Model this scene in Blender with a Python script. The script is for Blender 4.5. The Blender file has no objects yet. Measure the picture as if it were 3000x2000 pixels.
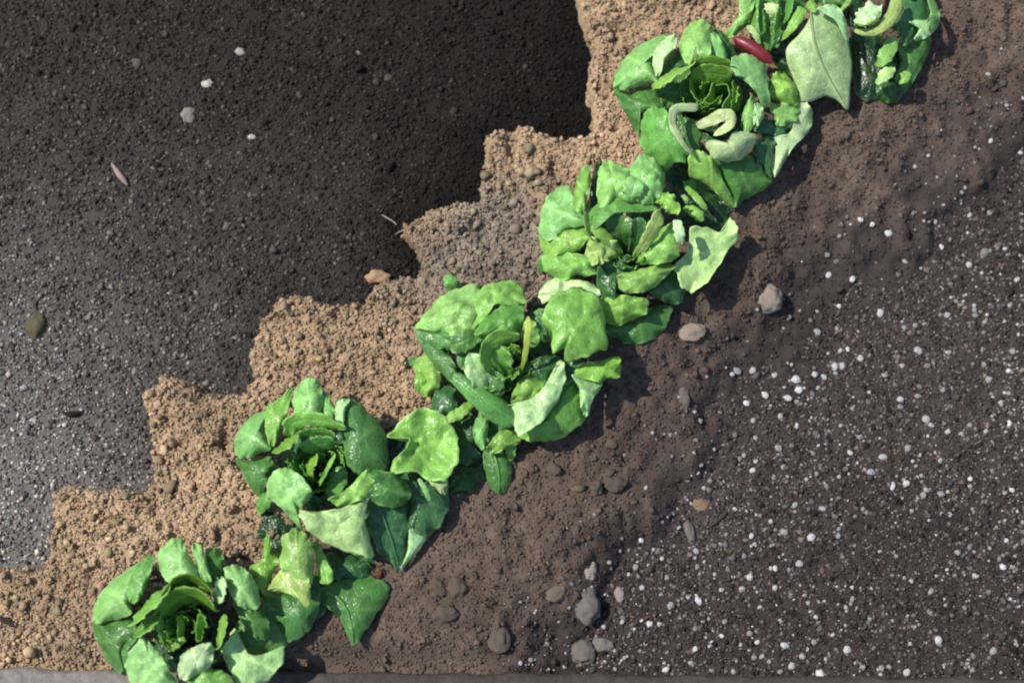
import bpy, math, random
import numpy as np
from mathutils import Vector, noise as mnoise

random.seed(11)
rng = np.random.default_rng(5)
R = math.radians
scene = bpy.context.scene
col = scene.collection

# ------------------------------------------------------------------ camera
TILT, DIST, FOCAL, SENSOR = R(12), 1.75, 50.0, 36.0
cam_d = bpy.data.cameras.new("camera")
cam = bpy.data.objects.new("camera", cam_d)
col.objects.link(cam)
CAM = np.array([0.0, -DIST * math.sin(TILT), DIST * math.cos(TILT)])
cam.location = CAM
cam.rotation_euler = (TILT, 0, 0)
cam_d.lens = FOCAL
cam_d.sensor_width = SENSOR
cam_d.clip_end = 200
cam_d.dof.use_dof = True
cam_d.dof.focus_distance = DIST - 0.07
cam_d.dof.aperture_fstop = 2.2
scene.camera = cam
_c, _s = math.cos(TILT), math.sin(TILT)


def P(px, py, z=0.0):
    """photograph point (3000 x 2000) -> point of the place at height z"""
    dx = (px - 1500) / 3000 * SENSOR / FOCAL
    dy = (1000 - py) / 3000 * SENSOR / FOCAL
    d = np.array([dx, dy * _c + _s, dy * _s - _c])
    t = (z - CAM[2]) / d[2]
    return CAM + d * t


PXM = DIST * SENSOR / FOCAL / 3000          # metres per photo pixel at the focus plane


def tag(o, label=None, cat=None, group=None, kind=None):
    if label: o["label"] = label
    if cat: o["category"] = cat
    if group: o["group"] = group
    if kind: o["kind"] = kind
    return o


# ------------------------------------------------------------------ numpy noise
def vnoise(x, y, seed):
    g = np.random.default_rng(seed).random((128, 128))
    xi = np.floor(x).astype(int); yi = np.floor(y).astype(int)
    fx = x - xi; fy = y - yi
    fx = fx * fx * (3 - 2 * fx); fy = fy * fy * (3 - 2 * fy)
    a = g[xi % 128, yi % 128]; b = g[(xi + 1) % 128, yi % 128]
    c = g[xi % 128, (yi + 1) % 128]; d = g[(xi + 1) % 128, (yi + 1) % 128]
    return (a * (1 - fx) + b * fx) * (1 - fy) + (c * (1 - fx) + d * fx) * fy - 0.5


def sstep(a, b, x):
    t = np.clip((x - a) / (b - a), 0, 1)
    return t * t * (3 - 2 * t)


# ------------------------------------------------------------------ soil shapes
K = 3000 / 2352
EDGE = [(-700, 1330), (-200, 1310), (0, 1300), (100, 1302), (112, 1230), (122, 1120), (160, 1100), (220, 1115), (325, 1125),
        (350, 1110), (345, 1000), (330, 950), (318, 905), (370, 855), (420, 865), (460, 882), (510, 902), (560, 895),
        (577, 868), (570, 810), (590, 740), (640, 680), (690, 668), (760, 695), (830, 690), (850, 660), (880, 636),
        (955, 626), (962, 600), (945, 565), (920, 540), (928, 513), (980, 480), (1040, 460), (1098, 455), (1108, 390),
        (1113, 312), (1132, 290), (1215, 285), (1240, 300), (1340, 312), (1358, 288), (1345, 200), (1358, 120),
        (1335, 40), (1322, 0), (1300, -200), (1260, -700)]
EDGE = np.array([P(x * K, y * K, 0.02)[:2] for x, y in EDGE])
FADE = [(1000, 2300), (1130, 1560), (1200, 1420), (1380, 1200), (1530, 1000), (1700, 800), (1900, 560), (2130, 400), (2280, 220), (2650, -300)]
FADE = np.array([P(x * K, y * K, 0.0)[:2] for x, y in FADE])
AXIS = [(100, 2000), (430, 1440), (760, 1110), (1180, 830), (1440, 580), (1640, 250), (1900, 30), (2200, -400)]
AXIS = np.array([P(x * K, y * K, 0.05)[:2] for x, y in AXIS])


Y_EDGE_L = P(0, 1955, 0.03)[1]; Y_EDGE_R = P(3000, 1990, 0.03)[1]


def sdist(line, x, y):
    """distance to an open line, positive on its right hand side"""
    best = np.full(x.shape, 1e9); sgn = np.ones(x.shape)
    for (ax, ay), (bx, by) in zip(line[:-1], line[1:]):
        ux, uy = bx - ax, by - ay
        L2 = ux * ux + uy * uy
        t = np.clip(((x - ax) * ux + (y - ay) * uy) / L2, 0, 1)
        qx = x - ax - t * ux; qy = y - ay - t * uy
        d = qx * qx + qy * qy
        m = d < best
        best = np.where(m, d, best)
    # side by a polygon test: line closed far away on the right
    poly = list(line) + [(line[-1][0] + 30, line[-1][1] + 30), (60, -30), (line[0][0], -30)]
    ins = np.zeros(x.shape, bool)
    for (ax, ay), (bx, by) in zip(poly, poly[1:] + poly[:1]):
        if ay == by: continue
        cross = ((ay > y) != (by > y)) & (x < (bx - ax) * (y - ay) / (by - ay) + ax)
        ins ^= cross
    return np.sqrt(best) * np.where(ins, 1, -1)


def h_ground(x, y):
    return 0.010 * vnoise(x * 5, y * 5, 1) + 0.006 * vnoise(x * 28, y * 28, 2) + 0.0022 * vnoise(x * 95, y * 95, 3) + 0.0018 * vnoise(x * 260, y * 260, 4)


def ridge(x, y):
    dl = sdist(EDGE, x, y) + 0.006 * vnoise(x * 90, y * 90, 7) + 0.005 * vnoise(x * 220, y * 220, 8)
    da = sdist(AXIS, x, y)
    df = -sdist(FADE, x, y) + 0.09 * vnoise(x * 14, y * 14, 9) + 0.03 * vnoise(x * 60, y * 60, 10)
    h = -0.015 + 0.041 * sstep(-0.003, 0.009, dl) + 0.024 * sstep(0.0, 0.16, dl)
    h = -0.02 + (h + 0.02) * sstep(-0.16, 0.13, df)
    lump = 0.008 * vnoise(x * 18, y * 18, 11) + 0.007 * vnoise(x * 55, y * 55, 12) + 0.005 * vnoise(x * 130, y * 130, 13) + 0.003 * vnoise(x * 300, y * 300, 14)
    pits = -0.007 * sstep(0.26, 0.42, vnoise(x * 75 + 3, y * 75, 15)) - 0.010 * sstep(0.3, 0.45, vnoise(x * 38, y * 38 + 5, 16))
    k = (0.55 + 0.45 * sstep(0.0, 0.03, dl)) * (1 - 0.62 * sstep(0.0, 0.08, da))
    h = h + (lump + pits) * k
    ye = Y_EDGE_L + (Y_EDGE_R - Y_EDGE_L) * (x + 0.63) / 1.26        # the soil falls away at the edging board
    h = np.where(h > 0.020, 0.020 + (h - 0.020) * sstep(0.002, 0.045, y - ye), h)
    h = h - 0.06 * sstep(-0.004, -0.020, y - ye)
    shadowed = sstep(-0.015, 0.05, da + 0.05 * vnoise(x * 30, y * 30, 17))  # right of the row, where shade is put into the soil colour
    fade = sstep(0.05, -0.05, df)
    return h, shadowed, fade, dl


def surface(x, y):
    x = np.asarray(x, float); y = np.asarray(y, float)
    hr, shadowed, fade, dl = ridge(x, y)
    hg = h_ground(x, y)
    on = hr > hg
    return np.maximum(hr, hg), on, shadowed, fade, dl


def height(x, y):
    return float(surface(np.array([x]), np.array([y]))[0][0])


def smooth_top(x, y):
    """mean height of the soil round a point"""
    a = np.linspace(0, 2 * math.pi, 12, endpoint=False)
    return float(np.mean(surface(x + 0.03 * np.cos(a), y + 0.03 * np.sin(a))[0]))


# ------------------------------------------------------------------ materials
def mat(name):
    m = bpy.data.materials.new(name); m.use_nodes = True
    nt = m.node_tree
    for n in list(nt.nodes): nt.nodes.remove(n)
    return m, nt, nt.nodes, nt.links


def N(nt, typ, **kw):
    n = nt.nodes.new(typ)
    for k, v in kw.items():
        if k.startswith("i_"):
            key = k[2:]
            n.inputs[int(key) if key.isdigit() else key.replace("_", " ")].default_value = v
        else:
            setattr(n, k, v)
    return n


def math_(nt, op, a, b=None, clamp=False):
    n = nt.nodes.new("ShaderNodeMath"); n.operation = op; n.use_clamp = clamp
    for i, v in enumerate((a, b)):
        if v is None: continue
        if isinstance(v, (int, float)): n.inputs[i].default_value = v
        else: nt.links.new(v, n.inputs[i])
    return n.outputs[0]


def mixc(nt, f, a, b, blend="MIX"):
    n = nt.nodes.new("ShaderNodeMix"); n.data_type = "RGBA"; n.blend_type = blend
    for k, v in (("Factor", f), ("A", a), ("B", b)):
        sock = [s for s in n.inputs if s.name == k and (s.type == "RGBA" if k != "Factor" else s.type == "VALUE")][0]
        if isinstance(v, (int, float)): sock.default_value = v
        elif isinstance(v, tuple): sock.default_value = v + (1,) if len(v) == 3 else v
        else: nt.links.new(v, sock)
    return [s for s in n.outputs if s.type == "RGBA"][0]


def soil_material(name, attr_name="tint", rough=0.95, fine=500):
    """colour comes from the soil's own tint attribute, grain from noise"""
    m, nt, ns, lk = mat(name)
    out = N(nt, "ShaderNodeOutputMaterial"); bs = N(nt, "ShaderNodeBsdfPrincipled")
    bs.inputs["Roughness"].default_value = rough
    bs.inputs["Specular IOR Level"].default_value = 0.15
    at = N(nt, "ShaderNodeAttribute", attribute_name=attr_name)
    tc = N(nt, "ShaderNodeNewGeometry")
    n1 = N(nt, "ShaderNodeTexNoise"); n1.inputs["Scale"].default_value = fine; n1.inputs["Detail"].default_value = 4
    n2 = N(nt, "ShaderNodeTexNoise"); n2.inputs["Scale"].default_value = 60; n2.inputs["Detail"].default_value = 5
    lk.new(tc.outputs["Position"], n1.inputs["Vector"]); lk.new(tc.outputs["Position"], n2.inputs["Vector"])
    v = math_(nt, "ADD", math_(nt, "MULTIPLY", n1.outputs["Fac"], 0.7), math_(nt, "MULTIPLY", n2.outputs["Fac"], 0.8))
    v = math_(nt, "ADD", v, 0.25)
    c = mixc(nt, 1.0, at.outputs["Color"], v, "MULTIPLY")
    lk.new(c, bs.inputs["Base Color"])
    bp = N(nt, "ShaderNodeBump"); bp.inputs["Strength"].default_value = 0.6; bp.inputs["Distance"].default_value = 0.002
    lk.new(n1.outputs["Fac"], bp.inputs["Height"]); lk.new(bp.outputs[0], bs.inputs["Normal"])
    lk.new(bs.outputs[0], out.inputs[0])
    return m


M_SOIL = soil_material("soil")
M_CRUMB = soil_material("crumb", fine=900)


def simple_material(name, color, rough=0.8, spec=0.3, var=0.5, scale=250, bump=0.4, dist=0.001):
    m, nt, ns, lk = mat(name)
    out = N(nt, "ShaderNodeOutputMaterial"); bs = N(nt, "ShaderNodeBsdfPrincipled")
    bs.inputs["Roughness"].default_value = rough; bs.inputs["Specular IOR Level"].default_value = spec
    tc = N(nt, "ShaderNodeTexCoord"); oi = N(nt, "ShaderNodeObjectInfo")
    n1 = N(nt, "ShaderNodeTexNoise"); n1.inputs["Scale"].default_value = scale; n1.inputs["Detail"].default_value = 5
    lk.new(tc.outputs["Object"], n1.inputs["Vector"])
    v = math_(nt, "ADD", math_(nt, "MULTIPLY", n1.outputs["Fac"], 2 * var), 1 - var)
    base = color if color else oi.outputs["Color"]
    c = mixc(nt, 1.0, base, v, "MULTIPLY")
    lk.new(c, bs.inputs["Base Color"])
    bp = N(nt, "ShaderNodeBump"); bp.inputs["Strength"].default_value = bump; bp.inputs["Distance"].default_value = dist
    lk.new(n1.outputs["Fac"], bp.inputs["Height"]); lk.new(bp.outputs[0], bs.inputs["Normal"])
    lk.new(bs.outputs[0], out.inputs[0])
    return m


M_STONE = simple_material("stone", None, 0.85, 0.25, 0.55, 120, 0.5)
M_PERL = simple_material("perlite", None, 0.9, 0.2, 0.35, 2.5, 0.5, 0.15)
M_RED = simple_material("red_pod_skin", (0.135, 0.007, 0.014), 0.42, 0.5, 0.5, 90, 0.3)
M_TWIG = simple_material("twig_bark", None, 0.9, 0.2, 0.5, 200, 0.5)


def leaf_material():
    m, nt, ns, lk = mat("leaf_skin")
    out = N(nt, "ShaderNodeOutputMaterial"); bs = N(nt, "ShaderNodeBsdfPrincipled")
    bs.inputs["Roughness"].default_value = 0.31
    bs.inputs["Specular IOR Level"].default_value = 0.5
    oi = N(nt, "ShaderNodeObjectInfo"); uv = N(nt, "ShaderNodeTexCoord")
    sp = N(nt, "ShaderNodeSeparateXYZ"); lk.new(uv.outputs["UV"], sp.inputs[0])
    pos = N(nt, "ShaderNodeNewGeometry")
    nz = N(nt, "ShaderNodeTexNoise"); nz.inputs["Scale"].default_value = 70; nz.inputs["Detail"].default_value = 3
    lk.new(pos.outputs["Position"], nz.inputs["Vector"])
    n2 = N(nt, "ShaderNodeTexNoise"); n2.inputs["Scale"].default_value = 260; n2.inputs["Detail"].default_value = 4
    lk.new(pos.outputs["Position"], n2.inputs["Vector"])
    u = math_(nt, "ABSOLUTE", math_(nt, "MULTIPLY", math_(nt, "SUBTRACT", sp.outputs[0], 0.5), 2))
    wob = math_(nt, "MULTIPLY", math_(nt, "SUBTRACT", nz.outputs["Fac"], 0.5), 0.25)
    ph = math_(nt, "MULTIPLY", math_(nt, "ADD", math_(nt, "SUBTRACT", sp.outputs[1], math_(nt, "MULTIPLY", u, 0.30)), wob), 7)
    fr = math_(nt, "ABSOLUTE", math_(nt, "SUBTRACT", math_(nt, "FRACT", ph), 0.5))       # 0..0.5
    vein = math_(nt, "SUBTRACT", 1, math_(nt, "MULTIPLY", fr, 9), True)
    mid = math_(nt, "SUBTRACT", 1, math_(nt, "MULTIPLY", u, 11), True)
    veins = math_(nt, "MAXIMUM", math_(nt, "MULTIPLY", vein, 0.55), mid)
    var = math_(nt, "ADD", math_(nt, "ADD", math_(nt, "MULTIPLY", nz.outputs["Fac"], 1.3), math_(nt, "MULTIPLY", n2.outputs["Fac"], 0.6)), 0.05)
    c = mixc(nt, 1.0, oi.outputs["Color"], var, "MULTIPLY")
    lighter = mixc(nt, 0.10, mixc(nt, 1.0, oi.outputs["Color"], (1.75, 1.55, 1.6), "MULTIPLY"), (0.45, 0.55, 0.22))
    c = mixc(nt, math_(nt, "MULTIPLY", veins, 0.62), c, lighter)
    # pale thin margin of the blade
    vo = N(nt, "ShaderNodeTexVoronoi", feature="DISTANCE_TO_EDGE"); vo.inputs["Scale"].default_value = 125
    wv = mixc(nt, 0.012, pos.outputs["Position"], nz.outputs["Color"], "ADD")
    lk.new(wv, vo.inputs["Vector"])
    net = math_(nt, "SUBTRACT", 1, math_(nt, "MULTIPLY", vo.outputs["Distance"], 9), True)
    c = mixc(nt, math_(nt, "MULTIPLY", net, 0.22), c, lighter)
    mg = N(nt, "ShaderNodeAttribute", attribute_name="margin")
    rim = math_(nt, "MULTIPLY", math_(nt, "SUBTRACT", mg.outputs["Fac"], 0.88), 8, True)
    c = mixc(nt, math_(nt, "MULTIPLY", rim, 0.75), c, mixc(nt, 0.22, mixc(nt, 1.0, oi.outputs["Color"], (1.7, 1.45, 1.7), "MULTIPLY"), (0.55, 0.68, 0.36)))
    lk.new(c, bs.inputs["Base Color"])
    bp = N(nt, "ShaderNodeBump"); bp.inputs["Strength"].default_value = 0.5; bp.inputs["Distance"].default_value = 0.0016
    hgt = math_(nt, "SUBTRACT", math_(nt, "ADD", math_(nt, "MULTIPLY", nz.outputs["Fac"], 1.6), math_(nt, "MULTIPLY", n2.outputs["Fac"], 0.25)), math_(nt, "ADD", math_(nt, "MULTIPLY", veins, 0.40), math_(nt, "MULTIPLY", net, 0.35)))
    lk.new(hgt, bp.inputs["Height"]); lk.new(bp.outputs[0], bs.inputs["Normal"])
    tr = N(nt, "ShaderNodeBsdfTranslucent"); lk.new(bp.outputs[0], tr.inputs["Normal"])
    tcol = mixc(nt, 1.0, c, (1.0, 1.12, 0.55), "MULTIPLY"); lk.new(tcol, tr.inputs["Color"])
    mx = N(nt, "ShaderNodeMixShader"); mx.inputs[0].default_value = 0.30
    lk.new(bs.outputs[0], mx.inputs[1]); lk.new(tr.outputs[0], mx.inputs[2])
    lk.new(mx.outputs[0], out.inputs[0])
    return m


M_LEAF = leaf_material()


# ------------------------------------------------------------------ mesh helpers
def mesh_np(name, verts, faces, m, smooth=True, tint=None):
    """verts (n,3), faces (f,k) arrays -> object"""
    me = bpy.data.meshes.new(name)
    verts = np.asarray(verts, np.float32); faces = np.asarray(faces, np.int32)
    nf, k = faces.shape
    me.vertices.add(len(verts)); me.vertices.foreach_set("co", verts.ravel())
    me.loops.add(nf * k); me.loops.foreach_set("vertex_index", faces.ravel())
    me.polygons.add(nf)
    me.polygons.foreach_set("loop_start", np.arange(0, nf * k, k, dtype=np.int32))
    me.polygons.foreach_set("loop_total", np.full(nf, k, np.int32))
    me.polygons.foreach_set("use_smooth", np.full(nf, smooth, bool))
    me.update(calc_edges=True)
    if tint is not None:
        a = me.attributes.new("tint", "FLOAT_COLOR", "POINT")
        c = np.ones((len(verts), 4), np.float32); c[:, :3] = tint
        a.data.foreach_set("color", c.ravel())
    me.materials.append(m)
    o = bpy.data.objects.new(name, me); col.objects.link(o)
    return o


def grid(xs, ys):
    X, Y = np.meshgrid(xs, ys)
    nx, ny = len(xs), len(ys)
    i = np.arange(nx * ny).reshape(ny, nx)
    f = np.stack([i[:-1, :-1].ravel(), i[:-1, 1:].ravel(), i[1:, 1:].ravel(), i[1:, :-1].ravel()], 1)
    return X.ravel(), Y.ravel(), f


def ico(sub):
    t = (1 + 5 ** .5) / 2
    v = [(-1, t, 0), (1, t, 0), (-1, -t, 0), (1, -t, 0), (0, -1, t), (0, 1, t), (0, -1, -t), (0, 1, -t), (t, 0, -1), (t, 0, 1), (-t, 0, -1), (-t, 0, 1)]
    f = [(0, 11, 5), (0, 5, 1), (0, 1, 7), (0, 7, 10), (0, 10, 11), (1, 5, 9), (5, 11, 4), (11, 10, 2), (10, 7, 6), (7, 1, 8),
         (3, 9, 4), (3, 4, 2), (3, 2, 6), (3, 6, 8), (3, 8, 9), (4, 9, 5), (2, 4, 11), (6, 2, 10), (8, 6, 7), (9, 8, 1)]
    v = [Vector(p).normalized() for p in v]
    for _ in range(sub):
        cache, nf = {}, []
        def midp(a, b):
            k = (min(a, b), max(a, b))
            if k not in cache:
                v.append(((v[a] + v[b]) / 2).normalized()); cache[k] = len(v) - 1
            return cache[k]
        for a, b, c in f:
            ab, bc, ca = midp(a, b), midp(b, c), midp(c, a)
            nf += [(a, ab, ca), (b, bc, ab), (c, ca, bc), (ab, bc, ca)]
        f = nf
    return np.array([tuple(p) for p in v]), np.array(f)


ICO0, ICO1, ICO3 = ico(0), ico(1), ico(3)


def scatter(name, x, y, z, size, tint, m, base=ICO0, flat=0.7, rough=0.35):
    """many little grains as one mesh (uncountable stuff)"""
    n = len(x); bv, bf = base
    nv = len(bv)
    jit = 1 + rough * (rng.random((n, nv, 1)) - 0.5) * 2
    sc = size[:, None, None] * (0.75 + 0.5 * rng.random((n, 1, 3))) * np.array([1, 1, flat])
    v = bv[None] * jit * sc
    a = rng.random(n) * 2 * math.pi
    ca, sa = np.cos(a)[:, None], np.sin(a)[:, None]
    vx = v[:, :, 0] * ca - v[:, :, 1] * sa; vy = v[:, :, 0] * sa + v[:, :, 1] * ca
    V = np.stack([vx + x[:, None], vy + y[:, None], v[:, :, 2] + z[:, None]], 2).reshape(-1, 3)
    F = (bf[None] + (np.arange(n) * nv)[:, None, None]).reshape(-1, 3)
    T = np.repeat(tint, nv, 0)
    return mesh_np(name, V, F, m, True, T)


# ------------------------------------------------------------------ the ground
def ground_tint(x, y):
    """potting soil: near-black peat, turning to grey grit towards the near left corner"""
    px, py = x / (PXM * 3000), y / (PXM * 3000)        # -0.5..0.5, about -0.33..0.33
    X = (px + 0.5) * 2352; Y = (0.3333 - py) * 2352
    greyish = np.clip(np.clip((Y - 150) / 950, 0, 1) * np.clip(1.05 - X / 1000, 0.08, 1) + 0.10 * vnoise(x * 9, y * 9, 21), 0, 1)
    foot_dark = sstep(0.06, 0.0, -sdist(EDGE, x, y) + 0.05 * vnoise(x * 18, y * 18, 23))      # darker pockets along the foot of the ridge
    left = sstep(0.06, -0.06, sdist(AXIS, x, y))
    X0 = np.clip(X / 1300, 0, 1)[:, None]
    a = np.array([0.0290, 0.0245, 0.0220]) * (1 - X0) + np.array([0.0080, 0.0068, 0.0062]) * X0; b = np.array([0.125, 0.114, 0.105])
    lt = a + (b - a) * (greyish ** 1.12)[:, None]
    lt = lt * (1 - 0.5 * foot_dark * (1 - greyish) ** 2)[:, None]
    v = 0.5 + 0.5 * vnoise(x * 9, y * 9, 22)
    rt = np.array([0.036, 0.0285, 0.0270]) * (0.75 + 0.8 * (v[:, None]))
    t = lt * left[:, None] + rt * (1 - left[:, None])
    return t, greyish, left


DRY = np.array([0.345, 0.243, 0.152]); GREY = np.array([0.205, 0.165, 0.128]); SHADE_BROWN = np.array([0.118, 0.085, 0.065])  # last tone: brown with the shade beyond the row put into it
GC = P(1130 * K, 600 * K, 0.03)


def ridge_tint(x, y, shadowed, fade, n=None):
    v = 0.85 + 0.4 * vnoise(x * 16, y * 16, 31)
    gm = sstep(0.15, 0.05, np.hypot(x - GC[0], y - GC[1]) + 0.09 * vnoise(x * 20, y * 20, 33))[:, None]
    t = (DRY * (1 - gm) + GREY * gm) * (1 - shadowed[:, None]) + SHADE_BROWN * shadowed[:, None]
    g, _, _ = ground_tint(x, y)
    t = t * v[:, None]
    k = (fade * shadowed)[:, None]
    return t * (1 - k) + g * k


fine_x = np.arange(-0.80, 0.801, 0.0032); fine_y = np.arange(-0.58, 0.621, 0.0032)
far = np.array([0.02, 0.06, 0.15, 0.4, 1, 2.5, 6, 14, 30])
xs = np.concatenate([-0.80 - far[::-1], fine_x, 0.80 + far]); ys = np.concatenate([-0.58 - far[::-1], fine_y, 0.62 + far])
gx, gy, gf = grid(xs, ys)
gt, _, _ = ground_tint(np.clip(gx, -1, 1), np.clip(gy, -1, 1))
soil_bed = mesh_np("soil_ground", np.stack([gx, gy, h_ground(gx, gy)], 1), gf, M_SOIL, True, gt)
tag(soil_bed, kind="structure")

rx, ry, rf = grid(np.arange(-0.85, 0.86, 0.0025), np.arange(-0.60, 0.66, 0.0025))
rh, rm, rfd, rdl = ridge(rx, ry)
keep_v = rh > h_ground(rx, ry) - 0.006
rf = rf[keep_v[rf].any(1)]
used = np.unique(rf); remap = np.full(len(rx), -1); remap[used] = np.arange(len(used))
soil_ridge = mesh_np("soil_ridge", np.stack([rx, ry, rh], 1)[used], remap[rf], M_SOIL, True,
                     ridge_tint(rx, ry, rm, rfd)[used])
tag(soil_ridge, kind="structure")


# loose grains ------------------------------------------------------
def rand_xy(n):
    return rng.uniform(-0.78, 0.78, n), rng.uniform(-0.56, 0.60, n)


x, y = rand_xy(270000)
z, on, mo, fa, dl = surface(x, y)
# crumbs of the ridge
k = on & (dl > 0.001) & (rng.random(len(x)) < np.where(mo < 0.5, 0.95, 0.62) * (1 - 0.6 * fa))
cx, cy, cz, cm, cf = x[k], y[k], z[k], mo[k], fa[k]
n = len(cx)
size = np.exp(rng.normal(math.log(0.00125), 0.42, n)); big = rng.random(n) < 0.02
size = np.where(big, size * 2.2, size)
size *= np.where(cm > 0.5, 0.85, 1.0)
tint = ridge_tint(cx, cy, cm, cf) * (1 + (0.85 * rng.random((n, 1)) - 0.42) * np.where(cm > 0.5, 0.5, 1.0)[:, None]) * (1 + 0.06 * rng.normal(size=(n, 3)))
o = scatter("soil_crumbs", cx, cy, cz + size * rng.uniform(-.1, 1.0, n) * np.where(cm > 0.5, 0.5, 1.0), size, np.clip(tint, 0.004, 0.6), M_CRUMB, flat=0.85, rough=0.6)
tag(o, "loose brown crumbs of soil covering the lit ridge", "soil crumbs", kind="stuff")
# dark grit of the potting soil
k = ~on
cx, cy, cz = x[k], y[k], z[k]
n = len(cx)
gt, greyish, left = ground_tint(cx, cy)
keep = rng.random(n) < 0.75
cx, cy, cz, gt, greyish, left = [a[keep] for a in (cx, cy, cz, gt, greyish, left)]
n = len(cx)
size = np.exp(rng.normal(math.log(0.00135), 0.38, n))
bright = rng.random(n) ** 4
lum = (0.35 + 0.9 * rng.random(n)) + bright * np.where(left > 0.5, 2.8 + 1.6 * greyish, 4.0)
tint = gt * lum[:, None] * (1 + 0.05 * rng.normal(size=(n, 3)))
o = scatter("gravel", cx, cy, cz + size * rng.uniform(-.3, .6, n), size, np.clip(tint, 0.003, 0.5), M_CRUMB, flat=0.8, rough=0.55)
tag(o, "dark grit and fine gravel of the potting soil", "gravel", kind="stuff")


# ------------------------------------------------------------------ perlite
def grain_mesh(name, seed, m, sub=ICO1, lump=0.25):
    v, f = sub
    out = []
    for p in v:
        q = Vector(p)
        out.append(q * (1 + lump * mnoise.noise(q * 1.6 + Vector((seed * 7.1, 0, 0))) + 0.4 * lump * mnoise.noise(q * 4 + Vector((0, seed * 3.3, 0)))))
    me_o = mesh_np(name, np.array([tuple(p) for p in out]), f, m)
    me = me_o.data
    bpy.data.objects.remove(me_o)
    return me


def zoomed(lst, s, ox, oy):
    return [(x / s + ox, y / s + oy) for x, y in lst]


perl = [(a * K, b * K) for a, b in [(1968, 515), (1998, 522), (2038, 540), (2165, 565), (1958, 640), (2230, 605), (2230, 492), (2275, 487),
        (2025, 715), (2112, 803), (1980, 820), (1905, 630), (2322, 700), (2278, 868), (2330, 805), (1727, 1230), (1695, 850), (1830, 870),
        (1880, 760), (1760, 905), (2240, 700), (2310, 570), (2340, 640), (2345, 350), (2270, 330), (2080, 600), (1930, 700), (2180, 720)]]
perl += zoomed([(1608, 72), (1870, 38), (1440, 158), (1720, 150), (2200, 170), (2290, 130), (1985, 215), (1870, 245), (1790, 262), (1270, 258),
                (1322, 220), (1110, 130), (1210, 150), (1012, 150), (1080, 280), (1265, 620), (1650, 600), (2108, 630), (1815, 650), (1750, 668),
                (1890, 705), (1972, 700), (1025, 768), (1100, 893), (1250, 875), (1500, 893), (1372, 900), (2050, 968), (1835, 1100), (2135, 1075),
                (2260, 1035), (1395, 1265), (1475, 1345), (1390, 1380), (1540, 1415), (1095, 1340), (925, 1385), (965, 1350), (980, 1285),
                (680, 1295), (635, 1297), (965, 1140), (1060, 1135), (1210, 1130), (1360, 1200), (1285, 1490), (1150, 1445), (595, 912), (885, 672),
                (2290, 375), (2180, 410), (2010, 410), (1910, 352), (1705, 530), (1555, 510), (1820, 490), (1550, 30), (1515, 35), (1490, 110),
                (1525, 105), (1310, 385), (1225, 490), (1110, 360), (1105, 590), (1300, 750), (1190, 825), (2300, 680), (2290, 235), (2250, 275),
                (1320, 1020), (1210, 1040), (1095, 1080), (570, 1035), (600, 1130), (860, 1190), (730, 1210), (1960, 1370), (2215, 1420), (160, 1390),
                (1130, 1380), (1255, 1395), (1335, 1445), (845, 1410), (825, 1475), (710, 1505), (1415, 1525), (1700, 1500), (1815, 1520)], 1.568, 1500, 1000)
perl_meshes = [grain_mesh("perlite_grain", i, M_PERL, ICO1, 0.35) for i in range(7)]
FADE_IN = 0.01
pts = []
for px, py in perl:
    q = P(px, py, 0.004); pts.append((q[0], q[1], random.uniform(0.0029, 0.0050)))
while len(pts) < 300:
    q = P(random.uniform(1350, 3000), random.uniform(350, 1975), 0.004)
    d = float(sdist(FADE, np.array([q[0]]), np.array([q[1]]))[0])
    if d < 0.0 or random.random() > 0.35 + d * 4: continue
    pts.append((q[0], q[1], random.uniform(0.0020, 0.0036)))
for i, (qx, qy, s) in enumerate(pts):
    o = bpy.data.objects.new("perlite_grain", random.choice(perl_meshes)); col.objects.link(o)
    o.location = (qx, qy, height(qx, qy) + s * 0.2)
    o.scale = (s * random.uniform(.75, 1.15), s * random.uniform(.8, 1.3), s * 0.8)
    o.rotation_euler = (random.uniform(-.4, .4), random.uniform(-.4, .4), random.uniform(0, 6.28))
    g = random.uniform(.25, .62) if i < len(perl) else random.uniform(.10, .38)
    o.color = (g, g * .965, g * .95, 1)
    tag(o, "small white perlite grain lying loose on the dark potting soil", "perlite", "white perlite grains scattered over the dark soil")
x, y = rng.uniform(-0.15, 0.78, 12500), rng.uniform(-0.45, 0.5, 12500)
d = sdist(FADE, x, y)
cl = sstep(-0.25, 0.3, vnoise(x * 11, y * 11, 41) + 0.5 * vnoise(x * 40, y * 40, 42))
k = (d > -0.03) & (rng.random(len(x)) < (0.48 + d * 2.3) * (0.25 + 0.9 * cl))
x, y = x[k], y[k]; z = surface(x, y)[0]; n = len(x)
size = np.exp(rng.normal(math.log(0.0016), 0.32, n))
lumv = 0.06 + 0.34 * rng.random((n, 1)) ** 2.6
o = scatter("perlite_dust", x, y, z + size * 0.25, size, lumv * np.array([[1, 0.95, 0.93]]), M_CRUMB, ICO1, 0.85, 0.2)
tag(o, "fine pale perlite bits mixed through the dark soil", "perlite", kind="stuff")

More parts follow.
